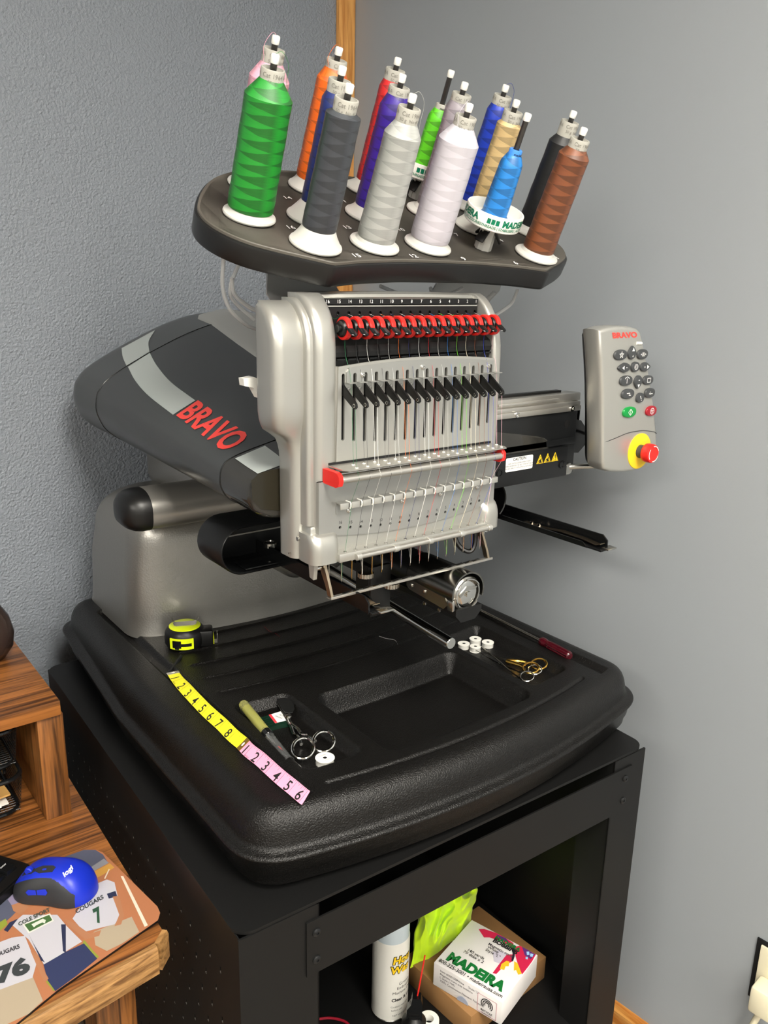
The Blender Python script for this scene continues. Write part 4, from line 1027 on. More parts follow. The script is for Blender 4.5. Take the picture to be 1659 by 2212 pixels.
mb = MB(); mb.tube(bez([m3(.741, .806, .252), m3(.742, .80, .236), m3(.748, .792, .226), m3(.757, .787, .224), m3(.764, .787, .234), m3(.766, .79, .253)]), .0034, 8); mb.build('black_loop', M['black'], head)
mb = MB(); mb.box((.486, .8155, T + .262), (.489, .818, T + .264)); mb.cyl(m3(.4905, .801, .285), m3(.4885, .801, .285), .0028, n=12); mb.build('side_screw', M['steel'], head)
# white thumb lever and dark plate behind the head on the left
lp = [PY(x, y, .865) for x, y in ((526, 818), (548, 814), (560, 820), (560, 860), (548, 838), (528, 834))]
mb = MB(); mb.loft([[p for p in lp], [p + Vector((0, .012, 0)) for p in lp]]); mb.build('release_lever', M['white'], head)
mb = MB(); mb.box((.497, .851, T + .405), (.60, .875, T + .550), 0, None, .003); mb.build('head_back_plate', M['black'], head)
# threads on the head
TC = [rgb(20, 120, 70), rgb(45, 48, 52), rgb(235, 235, 230), rgb(70, 70, 72), rgb(205, 206, 204), rgb(235, 120, 40), rgb(30, 40, 100), rgb(240, 240, 236), rgb(200, 40, 50), rgb(195, 195, 192), rgb(40, 120, 200), rgb(120, 220, 50), rgb(238, 228, 200), rgb(130, 75, 45), rgb(40, 60, 170), rgb(236, 190, 200)]
for i, x in enumerate(NX):
    m_ = mat('loose_thread', TC[i], 0.5); r_ = .00019
    mb = MB(); mb.tube([m3(x + .0005, .819, .540), m3(x + .002, .806, .536), m3(x + .003, .795, .5395)], r_, 5)
    mb.tube(bez([m3(x + .0025, .786, .5145), m3(x + .0045, .7885, .502), m3(x + .0065, .7885, .492), m3(x + .0078, .781, .4672), m3(x + .0050, .770, .3728)], 5), r_, 5)
    mb.tube([m3(x + .0004, .7617, .4428), m3(x - .0008, .7555, .3728)], r_, 5)
    mb.tube([m3(x - .0008, .7555, .3728), m3(x - .0008, .7498, .3612), m3(.5447 + .0163 * min(i, 14), .7715, .3275), m3(.5447 + .0163 * min(i, 14) - .0006, .7705, .321), m3(EX[i], .7735, .2675), m3(EX[i] + .0003, .7795, .256), m3(EX[i] + .0003, .780, .231)], r_, 5)
    mb.tube([m3(EX[i] + .0003, .780, .231), m3(EX[i] + .004, .787, .238), m3(EX[i] + .009, .797, .252)], r_, 5)
    mb.build('thread', m_, head)

# ---- thread rack
rt = R_(25.5)
RU, RV, RN = Vector((1, 0, 0)), Vector((0, math.cos(rt), math.sin(rt))), Vector((0, -math.sin(rt), math.cos(rt)))
RP = m3(0, .845, .615)
RM = frame(RP, RU, RV)                               # (x, v, height above the rack)
def on_rack(px, py, h=0.0):
    r = ray(px, py); s_ = RN.dot(RP + RN * h - CAM) / RN.dot(r); return CAM + r * s_
half = [(.719, -.028), (.66, -.0285), (.62, -.032), (.585, -.0360), (.556, -.0420), (.550, -.0432), (.5445, -.0440), (.539, -.0425), (.535, -.0405), (.510, -.0280), (.483, -.0140), (.456, .004), (.437, .030), (.4295, .058), (.4325, .086), (.445, .114), (.463, .145), (.490, .182), (.520, .210), (.56, .233), (.62, .249), (.67, .254), (.719, .256)]
hs_ = [tuple(q[:2]) for q in bez([(a, b, 0) for a, b in half], 4)]
rout = hs_ + [(2 * .719 - a, b) for a, b in hs_[1:-1]][::-1]
rc = (.719, .105)
def rsc(k): return [(rc[0] + (a - rc[0]) * k, rc[1] + (b - rc[1]) * (1 - (1 - k) * 2.0)) for a, b in rout]
mb = MB(); mb.loft([[(a, b, h) for a, b in rsc(k)] for k, h in ((.975, -.001), (.985, 0.0), (.988, -.001))], 0, RM); mb.loft([[(a, b, h) for a, b in rsc(k)] for k, h in ((.988, -.001), (.9885, -.0035))], 0, RM, cap=False)
rack = mb.build('rack_top', M['rack'], EM, angle=30)
mb = MB(); mb.loft([[(a, b, h) for a, b in rsc(k)] for k, h in ((.97, -.0036), (.992, -.0036), (.998, -.0045), (1.0, -.007), (.999, -.0255), (.995, -.029), (.988, -.030), (.96, -.030))], 0, RM)
mb.build('rack_body', M['rack_side'], EM, angle=45)
mb = MB()
for s_, px_, py_ in (('14', 621, 427), ('11', 740, 434), ('16', 628, 491), ('13', 750, 491), ('15', 770, 552), ('10', 866, 496), ('12', 893, 553), ('7', 987, 507), ('9', 1002, 559), ('4', 1082, 519), ('6', 1114, 568), ('3', 1203, 557)):
    p = on_rack(px_, py_, .0003); text(MB(), s_, frame(p, RU, RV), .0125, bold=.015).build('rack_number', M['print_white'], rack, recalc=False)
# spool pins
UPC = Vector((-.030, -.43, .902)).normalized()
CMX = lambda p: Matrix.Translation(p) @ (Matrix(((1, 0, 0), (0, 1, 0), (0, 0, 1))).to_4x4()) @ Vector((0, 0, 1)).rotation_difference(UPC).to_matrix().to_4x4()
SPOTS = dict(pink=(544, 403), green=(538, 468), orange=(671, 408), navy=(672, 473), grey=(681, 530), red=(791, 411), purple=(794, 467), silver=(808, 530), lime=(899, 425), mauve=(923, 460), white=(923, 532), royal=(1010, 446), tan=(1026, 493), sky=(1043, 534), black=(1144, 500), brown=(1157, 553))
pin_h = .1655; PINTOP = .1735
pinm = MB().cyl((0, 0, 0), (0, 0, pin_h + .001), .0037, n=12).mesh('spool_pin', mat('pin_steel', rgb(96, 94, 92), .3, .9))
capm = MB().lathe([(.0046, pin_h - .0008), (.0048, pin_h), (.0048, PINTOP - .0012), (.0040, PINTOP), (.0001, PINTOP)], 14).mesh('pin_cap', M['white'])
for k_, (px_, py_) in SPOTS.items():
    Mx = CMX(on_rack(px_, py_)); inst('spool_pin', pinm, rack, Mx); inst('pin_cap', capm, rack, Mx)

# ------------------------------------------------------------------ cones of thread
# name: (colour, label, thread bottom, shoulder, thread top, radius bottom, radius top, darkness of the painted sheen wedges)
CONES = dict(
    pink=(rgb(240, 176, 196), 'pale pink thread cone half hidden behind the green cone', .012, .128, .145, .0255, .0235, .72),
    green=(rgb(28, 146, 44), 'bright green thread cone, full, in front of the pink cone', .009, .1315, .149, .0268, .0258, .45),
    orange=(rgb(244, 112, 20), 'orange thread cone behind the navy cone', .014, .136, .150, .0225, .0200, .6),
    navy=(rgb(26, 44, 116), 'navy blue thread cone between the orange and charcoal cones', .020, .138, .146, .0168, .0160, .45),
    grey=(rgb(62, 66, 72), 'charcoal grey thread cone with wide bare white foot', .0200, .143, .1465, .0200, .0188, .6),
    red=(rgb(214, 32, 34), 'red thread cone behind the purple cone', .013, .136, .146, .0180, .0160, .5),
    purple=(rgb(58, 28, 150), 'purple thread cone between the red and silver cones', .013, .136, .150, .0205, .0185, .5),
    silver=(rgb(174, 176, 172), 'silver grey thread cone in front of the purple cone', .009, .130, .144, .0235, .0212, .74),
    mauve=(rgb(158, 150, 158), 'mauve grey thread cone behind the white cone', .010, .140, .150, .0185, .0165, .6),
    white=(rgb(206, 202, 210), 'white thread cone, full, in front of the mauve cone', .010, .131, .148, .0255, .0245, .86),
    royal=(rgb(24, 60, 190), 'royal blue thread cone behind the tan cone', .010, .138, .147, .0185, .0160, .5),
    tan=(rgb(206, 178, 126), 'golden tan thread cone behind the white spool cup', .018, .142, .146, .0175, .0165, .6),
    black=(rgb(22, 24, 26), 'black thread cone behind the brown cone', .010, .130, .140, .0215, .0195, .6),
    brown=(rgb(128, 72, 40), 'brown thread cone at the end of the rack by the black cone', .009, .138, .148, .0222, .0205, .5))
tube_print = None
def cone_print(r, z0, z1, seed):
    """faint two-line lot print around the tube"""
    mb = MB(); rnd = random.Random(seed)
    for row, (txt, sz) in enumerate((('Cat 1964 Lot 2051  MADEIRA', .0062), ('50 g  No 40  5000 m', .0050))):
        v, f = text2d(txt, sz, bold=.01, align='LEFT'); z = z1 - .0045 - .0062 * row; a0 = rnd.uniform(-3.0, -2.3)
        mb.add([((r + .0002) * math.cos(a0 + x / r), (r + .0002) * math.sin(a0 + x / r), z + y) for x, y in v], f)
    return mb.mesh('tube_print', M['print_grey'], recalc=False)
for idx, (k_, (col, lab_, z0, z1, z2, rb, rt_, dk)) in enumerate(CONES.items()):
    px_, py_ = SPOTS[k_]; base = on_rack(px_, py_, .0004); Mx = CMX(base)
    t = thing('thread_cone', base, lab_, 'thread cone', 'cones of embroidery thread on the rack', Mx.to_3x3()); WM[t] = Mx
    rr_ = rb * .97
    foot = MB().lathe([(.0285, 0), (.0305, .0006), (.0312, .0022), (.0305, .0040), (.0290, .0048), (max(rr_, .018) + (.0285 - max(rr_, .018)) * .35, z0 * .72), (rr_ * .93, z0 + .004), (.010, z0 + .004)], 40)
    inst('cone_foot', foot.mesh('cone_foot', M['spool'], 30), t, Mx)
    tm = thread_mat('thread_' + k_, col, dk, .40)
    prof_t = [(rb * .80, z0), (rb * .97, z0 + .0012), (rb, z0 + .004)] + [(rb + (rt_ - rb) * i / 10 + .00025 * math.sin(i * 2.1), z0 + .004 + (z1 - z0 - .004) * i / 10) for i in range(1, 11)] + [(.0128, z2), (.0120, z2)]
    inst('thread', MB().lathe(prof_t, 40).mesh('wound_thread', tm, 24), t, Mx)
    tr = .0131; zt_ = .1595
    inst('cone_tube', MB().lathe([(.0124, z1), (tr, zt_ - .0012), (tr - .0006, zt_), (tr - .0022, zt_), (tr - .0026, zt_ - .002), (.0085, zt_ - .004), (.0085, zt_ - .03), (.0040, zt_ - .03)], 28, cap=False).mesh('cone_tube', M['tubep'], 40, False), t, Mx)
    pr_ = cone_print(tr - .0001, z1, zt_ - .001, idx); inst('tube_print', pr_, t, Mx)
    # loose end of thread over the pin
    if k_ in ('pink', 'silver', 'white', 'green', 'orange', 'royal'):
        sgn = -1 if k_ in ('pink', 'orange', 'white') else 1
        mb = MB(); mb.tube([Mx @ Vector(p) for p in bez([(0, 0, PINTOP), (sgn * .006, -.002, PINTOP + .003), (sgn * .013, -.004, PINTOP - .004), (sgn * .016, -.004, .160), (sgn * .0150, -.006, z2), (sgn * (rt_ + .0006), -.004, z1 - .01)], 6)], .00025, 5)
        mb.build('loose_end', tm, t)
# the two small cones standing in white cups
for k_, col, lab_, clab in (('lime', rgb(104, 226, 30), 'small lime green thread cone in a white cup', 'white spool cup with green lettering under the lime cone'),
                            ('sky', rgb(34, 134, 216), 'small sky blue thread cone in a white cup', 'white spool cup with green lettering under the sky blue cone')):
    px_, py_ = SPOTS[k_]; base = on_rack(px_, py_, .0004); Mx = CMX(base)
    cup = thing('spool_cup', base, clab, 'spool cup', 'white spool cups on the rack', Mx.to_3x3()); WM[cup] = Mx
    rc_, h0, h1 = .0385, .034, .0545
    inst('cup', MB().lathe([(.006, h0 + .002), (rc_ - .003, h0 + .001), (rc_ - .0012, h0), (rc_, h0 + .0012), (rc_ + .0006, h1 - .001), (rc_, h1), (rc_ - .0016, h1), (rc_ - .0022, h1 - .002), (rc_ - .003, h0 + .007), (.022, h0 + .006), (.02, h0 + .009), (.006, h0 + .009)], 56, cap=False).mesh('cup', M['white'], 40, False), cup, Mx)
    inst('stem', MB().lathe([(.0125, -.012), (.0118, .012), (.0108, .033)], 8).box((-.0122, -.0025, -.012), (.0122, .0025, .030)).mesh('stem', M['spool'], 20), cup, Mx)
    for a_ in (R_(200), R_(-40), R_(80)):
        tab = MB().box((.004, -.0065, -.0017), (.030, .0065, .0017), 0, Matrix.Rotation(a_, 4, 'Z') @ Matrix.Translation((.0, 0, .034)) @ Matrix.Rotation(R_(48), 4, 'Y'), .0014)
        inst('clip_leg', tab.mesh('clip_leg', M['black'], 30), cup, Mx)
    mb = MB()
    for a_c in (-1.62, -3.71, 0.47):
        for txt, sz, dx, dz, bo in (('MADEIRA', .0112, .0095, .0128, .05), ('THREADS | STABILISERS | ACCESSORIES', .0047, -.001, .0055, .02)):
            v, f = text2d(txt, sz, bold=bo); r_ = rc_ + .0007
            mb.add([(r_ * math.cos(a_c + (x + dx) / r_), r_ * math.sin(a_c + (x + dx) / r_), h0 + dz + y) for x, y in v], f)
        for q in range(3):
            x0 = -.0395 + .0060 * q
            pts = [(x0, .0095), (x0 + .0048, .0095), (x0 + .0048, .0160), (x0, .0160)]; r_ = rc_ + .0008
            mb.add([(r_ * math.cos(a_c + (x + .004) / r_), r_ * math.sin(a_c + (x + .004) / r_), h0 + y) for x, y in pts], [(0, 1, 2, 3)])
    inst('cup_lettering', mb.mesh('cup_lettering', M['print_green'], recalc=False), cup, Mx)
    base2 = Mx @ Vector((0, 0, h0 + .0095)); M2 = CMX(base2)
    t = thing('small_thread_cone', base2, lab_, 'thread cone', 'small cones in cups', M2.to_3x3()); WM[t] = M2
    tm = thread_mat('thread_' + k_, col, .55, .4)
    inst('cone_foot', MB().lathe([(.0185, 0), (.019, .0015), (.0165, .005)], 28).mesh('cone_foot', MATS['thread_sky'] if k_ == 'sky' else M['spool']), t, M2)
    inst('thread', MB().lathe([(.0140, .002), (.0170, .0035), (.0168, .02), (.0150, .066), (.0145, .070), (.0095, .080)], 32).mesh('wound_thread', tm, 50), t, M2)
    inst('cone_tube', MB().lathe([(.0088, .074), (.0086, .0855), (.0080, .0865), (.0045, .0865), (.0045, .07)], 20, cap=False).mesh('cone_tube', mat('blue_tube', rgb(70, 140, 226), .35) if k_ == 'sky' else M['tubep'], 40, False), t, M2)
    mb = MB(); v, f = text2d('madeira', .0045, bold=.02); mb.add([(.0088 * math.cos(-1.6 + x / .0088), .0088 * math.sin(-1.6 + x / .0088), .0815 + y) for x, y in v], f); inst('tube_print', mb.mesh('tube_print', M['print_black'], recalc=False), t, M2)

# ------------------------------------------------------------------ things lying on the tray
zt = lambda px, py: on_tray(px, py).z
Z3b = lambda a, b: (320 + a * .2652, 1300 + b * .2652)
Z2b = lambda a, b: (680 + a * .3617, 1180 + b * .3617)
def tp_(p, dz=0.0):
    q = on_tray(*p); return Vector((q.x, q.y, q.z + dz))
# retractable tape measure
c = tp_((401, 1392)); c.z = T
t = thing('tape_measure', c, 'round black and lime tape measure with a steel belt clip', 'tape measure')
mb = MB(); mb.lathe([(.026, .0004), (.030, .002), (.0325, .008), (.0328, .016), (.0318, .025), (.0285, .031), (.0255, .0335), (.0250, .0332)], 44, 0, Matrix.Translation(c)); mb.build('case', M['black'], t)
mb = MB(); mb.lathe([(.0252, .0318), (.0250, .0342), (.0235, .0352), (.0001, .0356)], 40, 0, Matrix.Translation(c)); mb.build('face', M['yellow'], t)
vdir = Vector((c.x, c.y, 0)).normalized(); rdir = Vector((vdir.y, -vdir.x, 0))        # away from the camera, to its right
cr_ = lambda a, b, z: c + rdir * a + vdir * b + Vector((0, 0, z))
mb = MB(); pc = [(-.020, .0480), (-.0165, .0385), (-.0135, .0372), (.013, .0370), (.0175, .0385), (.0225, .0500)]
mb.loft([[cr_(a, b, z) for a, z in pc] + [cr_(a, b, z - .0011) for a, z in pc[::-1]] for b in (-.0085, .0085)]); mb.build('belt_clip', M['steel'], t)
def side_patch(a0, a1, z0, z1, r, name, m_, n=10):
    mb = MB(); pts = []
    for i in range(n + 1):
        a = R_(a0 + (a1 - a0) * i / n); d_ = rdir * math.sin(a) - vdir * math.cos(a)
        for z, k in ((z0, -.0022), (z0, .0004), (z1, .0004), (z1, -.0022)): pts.append(c + d_ * (r + k) + Vector((0, 0, z)))
    mb.loft([pts[i * 4:i * 4 + 4] for i in range(n + 1)]); mb.build(name, m_, t)
side_patch(-46, 22, .0055, .0235, .0332, 'lock_surround', M['yellow'])
side_patch(-36, -12, .0085, .0205, .0340, 'lock_slide', M['black_gloss']); side_patch(-14, 16, .0110, .0160, .0336, 'lock_slot', M['black_gloss']); side_patch(-30, -18, .0060, .0088, .0336, 'lock_slot', M['black_gloss'])
mb = MB(); Mn = Matrix.Translation(cr_(.034, -.006, 0)) @ Matrix.Rotation(math.atan2(rdir.y, rdir.x), 4, 'Z')
mb.box((-.016, -.014, .001), (.010, .016, .029), 0, Mn, .004); mb.build('nose', M['black'], t)
mb = MB(); mb.box((.0101, -.010, .004), (.0112, .008, .018), 0, Mn, .0003); mb.build('mouth', M['yellow'], t)
mb = MB(); mb.box((.0112, -.006, .004), (.017, .007, .0052), 0, Mn); mb.box((.016, -.006, .004), (.0172, .007, .020), 0, Mn, .0003); mb.build('tape_hook', M['steel'], t)
# hex key
a, b = tp_((367, 1457), .003), tp_((391, 1421), .003); d_ = (b - a).normalized()
mb = MB(); mb.cyl(a, b, .0028, n=6); e = a - d_ * .0; mb.tube(bez([a + d_ * .004, a, a + Vector((.012, -.016, 0)), a + Vector((.02, -.05, 0))], 4), .0027, 6)
tag(mb.build('hex_key', M['black_metal'], None, 20), 'black steel hex key beside the yellow tape', 'hex key')
# tailor's tape: yellow length, then pink length
YC = [(197, 575), (244, 640), (299, 700), (352, 757), (410, 818), (472, 882), (538, 942), (606, 1003), (690, 1088), (768, 1152)]
PC = [(768, 1152), (823, 1212), (911, 1279), (993, 1354), (1086, 1437), (1180, 1512), (1268, 1586), (1287, 1598)]
def fabric_tape(cpts, inches, name, col, label):
    W = .0088
    th = lambda i: 0.62 * sm((i - .3) / 3.2) if name == 'yellow_tape' else 0.62
    pts = [PZ(*Z3b(*p), T + .0018 + W * math.sin(th(i))) for i, p in enumerate(cpts)]
    cur = bez(pts, 8); L = [0]
    for i in range(1, len(cur)): L.append(L[-1] + (cur[i] - cur[i - 1]).length)
    sc = L[-1]
    def at(s):
        s = max(0, min(L[-1], s)); j = 0
        while j < len(L) - 2 and L[j + 1] < s: j += 1
        q = (s - L[j]) / (L[j + 1] - L[j]); p = cur[j].lerp(cur[j + 1], q); d = (cur[min(j + 2, len(cur) - 1)] - cur[max(0, j - 1)]).normalized(); return p, d
    def P(s, v, dz=0):
        p, d = at(s); n = Vector((-d.y, d.x, 0)).normalized(); a = th(s / .0254); return p + n * (v * math.cos(a) - dz * math.sin(a)) + Vector((0, 0, v * math.sin(a) + dz * math.cos(a)))
    t = thing(name, P(0, 0), label, 'measuring tape', 'fabric measuring tape lengths')
    mb = MB(); N_ = 60; rings = [[P(sc * i / N_, -W), P(sc * i / N_, W), P(sc * i / N_, W, .0007), P(sc * i / N_, -W, .0007)] for i in range(N_ + 1)]
    mb.loft(rings); mb.build('band', col, t, 30)
    marks = [sum(((pts[k + 1] - pts[k]).length for k in range(i)), 0) * sc / max(1e-6, sum((pts[k + 1] - pts[k]).length for k in range(len(pts) - 1))) for i in range(len(pts))]
    mb = MB()
    def bar(s0, s1, v0, v1): mb.add([P(s0, v0, .00085), P(s1, v0, .00085), P(s1, v1, .00085), P(s0, v1, .00085)], [(0, 1, 2, 3)])
    for i in range(inches):
        a, b = marks[i], marks[i + 1]
        for k in range(8):
            s = a + (b - a) * k / 8
            if k == 0 and i == 0: continue
            bar(s - .0002, s + .0002, W * (.45 if k == 4 else .62 if k % 2 == 0 else .76) if k else -W, W)
        bar(b - .0002, b + .0002, -W, W)
        s = b - (b - a) * .30; v, f = text2d(str(i + 1) if i < 8 else ' ', .0185, bold=.012)
        mb.add([P(s + x, y - .0026, .00085) for x, y in v], f)
        if i == 0:
            v, f = text2d('INCH', .0032); mb.add([P(b + .0045 + x, y - .0075, .00085) for x, y in v], f)
    mb.build('tape_print', M['print_black'], t, recalc=False)
    mb = MB(); rings = [[P(s, -W - .0004, -.0003), P(s, W + .0004, -.0003), P(s, W + .0004, .0012), P(s, -W - .0004, .0012)] for s in (0, .004, .008)]
    mb.loft(rings); mb.build('metal_end', M['brass'] if name == 'pink_tape' else M['steel'], t)
    mb = MB(); v = circ(.004, 0, .0016, 12, .0030); mb.add([P(x, y, .0014) for x, y in v], [tuple(range(12))]); mb.build('end_hole', M['white'], t, recalc=False)
    return t
fabric_tape(YC, 9, 'yellow_tape', mat('tape_yellow', rgb(236, 226, 40), .4), 'yellow length of fabric measuring tape beside the tray groove')
fabric_tape(PC, 6, 'pink_tape', mat('tape_pink', rgb(240, 160, 190), .4), 'pink length of fabric measuring tape near the tray edge')
# oiler pen
pa, pb = tp_(Z3b(768, 890), .0070), tp_(Z3b(1150, 1275), .0070); pa.z = T + .004; pb.z = T - .0045
d_ = (pb - pa); t = thing('oiler_pen', pa, 'clear oiler pen with pale yellow oil and a red-tipped cap', 'oiler')
ax = lambda k: pa + d_ * k
mb = MB(); Mo = Matrix.Translation(pa) @ d_.to_track_quat('Z', 'Y').to_matrix().to_4x4(); Lp = d_.length
mb.lathe([(.001, 0), (.0045, .0008), (.0066, .004), (.0070, .008), (.0066, Lp * .52), (.0060, Lp * .54), (.0001, Lp * .54)], 20, 0, Mo); mb.build('barrel', M['amber'], t)
mb = MB(); mb.lathe([(.0048, Lp * .10), (.0048, Lp * .5)], 14, 0, Mo); mb.build('oil', mat('oil', rgb(190, 190, 90), .2), t)
mb = MB(); mb.lathe([(.0071, Lp * .53), (.0071, Lp * .60), (.0064, Lp * .605)], 20, 0, Mo); mb.build('ring', M['black_gloss'], t)
mb = MB(); mb.lathe([(.0060, Lp * .60), (.0060, Lp * .65), (.0042, Lp * .67), (.0042, Lp * .70), (.0022, Lp * .72), (.0012, Lp * .80)], 16, 0, Mo); mb.build('nozzle', M['chrome'], t)
mb = MB(); mb.lathe([(.0022, Lp * .78), (.0026, Lp * .80), (.0026, Lp * .91), (.001, Lp * .93)], 12, 0, Mo); mb.build('red_tip', M['red'], t)
mb = MB(); mb.lathe([(.0064, Lp * .61), (.0062, Lp * .97), (.0070, Lp), (.0062, Lp), (.0055, Lp * .97), (.0057, Lp * .62)], 20, 0, Mo, cap=False); mb.build('cap', mat('clear_cap', rgb(120, 122, 122), .08, alpha=.22), t)
# needle packet
q = [Z3b(890, 950), Z3b(1085, 890), Z3b(1150, 985), Z3b(960, 1030)]
cz = T - .015
qp = [PZ(x, y, cz + .006) for x, y in q]
t = thing('needle_packet', (qp[0] + qp[2]) / 2 - Vector((0, 0, .006)), 'dark green needle packet with a white and red label', 'needle packet')
mb = MB(); mb.loft([[p - Vector((0, 0, .0058)) for p in qp], qp]); mb.build('case', mat('dark_green', rgb(12, 40, 28), .3), t)
bl = lambda u, v, dz=.0004: (qp[0].lerp(qp[1], u)).lerp(qp[3].lerp(qp[2], u), v) + Vector((0, 0, dz))
for i in range(5):
    mb = MB(); mb.loft([[bl(.04, .12 + .17 * i), bl(.40, .12 + .17 * i), bl(.40, .18 + .17 * i), bl(.04, .18 + .17 * i)], [bl(.04, .12 + .17 * i, .0012), bl(.40, .12 + .17 * i, .0012), bl(.40, .18 + .17 * i, .0012), bl(.04, .18 + .17 * i, .0012)]]); mb.build('rib', MATS['dark_green'], t)
mb = MB(); mb.add([bl(.46, .02), bl(.96, .02), bl(.96, .80), bl(.46, .80)], [(0, 1, 2, 3)]); mb.build('label', M['print_white'], t, recalc=False)
mb = MB(); mb.add([bl(.46, .02, .0006), bl(.56, .02, .0006), bl(.56, .80, .0006), bl(.46, .80, .0006)], [(0, 1, 2, 3)]); mb.build('label_band', mat('label_red', rgb(222, 56, 70), .4), t, recalc=False)
mb = MB(); Mt = frame(bl(.74, .42, .0007), qp[1] - qp[0], qp[0] - qp[3]); text(mb, 'DBXK5', Mt @ Matrix.Rotation(R_(-70), 4, 'Z'), .004); text(mb, '75/11', Mt @ Matrix.Rotation(R_(-70), 4, 'Z') @ Matrix.Translation((0, .006, 0)), .004); mb.build('label_print', M['print_black'], t, recalc=False)
# scissors
def ring_pts(c_, r1, r2, ang_, n=28, tilt=.42):
    vd_ = Vector((c_.x, c_.y, 0)).normalized(); P_ = _ring(c_, r1, r2, ang_, n)
    return [p + Vector((0, 0, tilt * ((p - c_).dot(vd_) + max(r1, r2)))) for p in P_]
def _ring(c_, r1, r2, ang_, n):
    ca_, sa_ = math.cos(ang_), math.sin(ang_)
    return [Vector((c_.x + r1 * math.cos(2 * math.pi * i / n) * ca_ - r2 * math.sin(2 * math.pi * i / n) * sa_, c_.y + r1 * math.cos(2 * math.pi * i / n) * sa_ + r2 * math.sin(2 * math.pi * i / n) * ca_, c_.z)) for i in range(n)]
z_s = T - .0112
g3 = lambda a, b, dz=0: PZ(*Z3b(a, b), z_s + dz)
t = thing('duckbill_scissors', g3(1140, 930), 'chrome duckbill applique scissors with offset handles in the pocket', 'scissors')
for sh, cen, path in ((0, (1263, 1226), [(1135, 935), (1160, 1000), (1185, 1075), (1215, 1095), (1235, 1125), (1248, 1160)]), (1, (1430, 1170), [(1140, 940), (1165, 990), (1215, 1030), (1250, 1075), (1300, 1082), (1345, 1115), (1362, 1135)])):
    cc_ = g3(*cen, .004 + sh * .001); rr_ = .0136
    mb = MB(); mb.tube(ring_pts(cc_, rr_ + .001, rr_, .6), .0021, 8, closed=True); mb.tube(bez([g3(*p, .002 + .002 * sh) for p in path], 4), .0022, 8); mb.build('handle', M['chrome'], t)
mb = MB(); A_ = [g3(*p, .0045) for p in ((1028, 765), (1090, 775), (1150, 800), (1185, 835), (1192, 875), (1175, 905), (1150, 910), (1110, 900), (1085, 870))]; mb.loft([A_, [p + Vector((0, 0, .0012)) for p in A_]]); mb.build('duckbill_blade', mat('dull_steel', rgb(120, 122, 124), .35, 1.0), t)
mb = MB(); A_ = [g3(*p, .002) for p in ((1028, 768), (1050, 790), (1120, 905), (1160, 990), (1140, 1000), (1105, 940), (1060, 850))]; mb.loft([A_, [p + Vector((0, 0, .0015)) for p in A_]]); mb.build('blade', M['steel'], t)
mb = MB(); mb.lathe([(.0048, 0), (.0042, .0018), (.002, .0022), (.0001, .0016)], 16, 0, Matrix.Translation(g3(1142, 932, .0058))); mb.build('pivot_screw', M['chrome'], t)
z_r = T - .0120
g2 = lambda a, b, dz=0: PZ(*Z2b(a, b), z_r + dz)
t = thing('gold_scissors', g2(1150, 685), 'small embroidery scissors with gold handles in the pocket', 'scissors')
for cen, path, k in (((1337, 722), [(1140, 683), (1200, 684), (1255, 690), (1290, 705)], 0), ((1288, 745), [(1145, 686), (1200, 702), (1235, 715), (1255, 735)], 1)):
    mb = MB(); mb.tube(ring_pts(g2(*cen, .003 + k * .002), .0125, .0100, -.5), .0017, 8, closed=True); mb.tube(bez([g2(*p, .002 + .002 * k) for p in path], 4), [.0032] * 4 + [.0028] * 5 + [.0018] * 4, 8); mb.build('handle', M['brass'], t)
for k, tip in ((0, (1000, 622)), (1, (1004, 630))):
    mb = MB(); mb.tube([g2(1150, 685, .003 + k * .0015), g2(1080, 660, .003), g2(*tip, .003)], [.0028, .0022, .0005], 6); mb.build('blade', M['steel'], t)
t = thing('silver_snips', g2(1100, 700), 'long slim silver scissors crossing under the gold handles', 'scissors')
for cen, path, k in (((1313, 753), [(950, 612), (1080, 690), (1200, 742), (1285, 768)], 0), ((1266, 793), [(985, 590), (1080, 668), (1180, 755), (1236, 795)], 1)):
    mb = MB(); mb.tube(ring_pts(g2(*cen, .004), .0105, .0088, -.4), .0013, 8, closed=True); mb.tube(bez([g2(*p, .003 + .004 * k) for p in path], 4), [.0006] * 3 + [.0013] * 10, 7); mb.build('blade_half', M['chrome'], t)
# bobbins
def bobbin(px_, py_, zb, label, txt=False, tilt=0.0, side=True, r=.0102, h=.0088):
    p = PZ(px_, py_, zb + h * .9); p.z = zb + .0003
    Mb = Matrix.Translation(p) @ Matrix.Rotation(tilt, 4, 'X'); t = thing('bobbin', p, label, 'bobbin', 'wound bobbins in the tray pockets', Mb.to_3x3()); WM[t] = Mb
    inst('winding', MB().lathe([(r * .92, .0008), (r * .92, h - .0008)], 26).mesh('winding', M['spool']), t, Mb)
    for z in (0, h - .0009):
        inst('flange', MB().lathe([(.0028, z), (r, z), (r, z + .0009), (.0028, z + .0009), (.0028, z)], 28, cap=False).mesh('flange', M['chrome'] if z == 0 and side else M['white'], 30), t, Mb)
    inst('core', MB().lathe([(.0028, h - .0004), (.0026, .001), (.0001, .001)], 14).mesh('core', M['dark']), t, Mb)
    if txt:
        mb = MB(); text(mb, 'MADEIRA', Matrix.Translation((0, .0055, h + .0003)), .0028); text(mb, 'bobbin', Matrix.Translation((0, -.0055, h + .0003)), .0028); inst('bobbin_print', mb.mesh('bobbin_print', M['print_grey'], recalc=False), t, Mb)
bobbin(1002, 1391, T - .015, 'white bobbin touching the tray pocket wall beside three more')
bobbin(1027, 1381, T - .015, 'white bobbin at the back of the group of four', h=.0115)
bobbin(1054, 1388, T - .015, 'white bobbin with shiny metal side facing the screwdriver')
bobbin(1027, 1397, T - .015, 'small pale bobbin in the middle of the group of four', side=False, r=.0094)
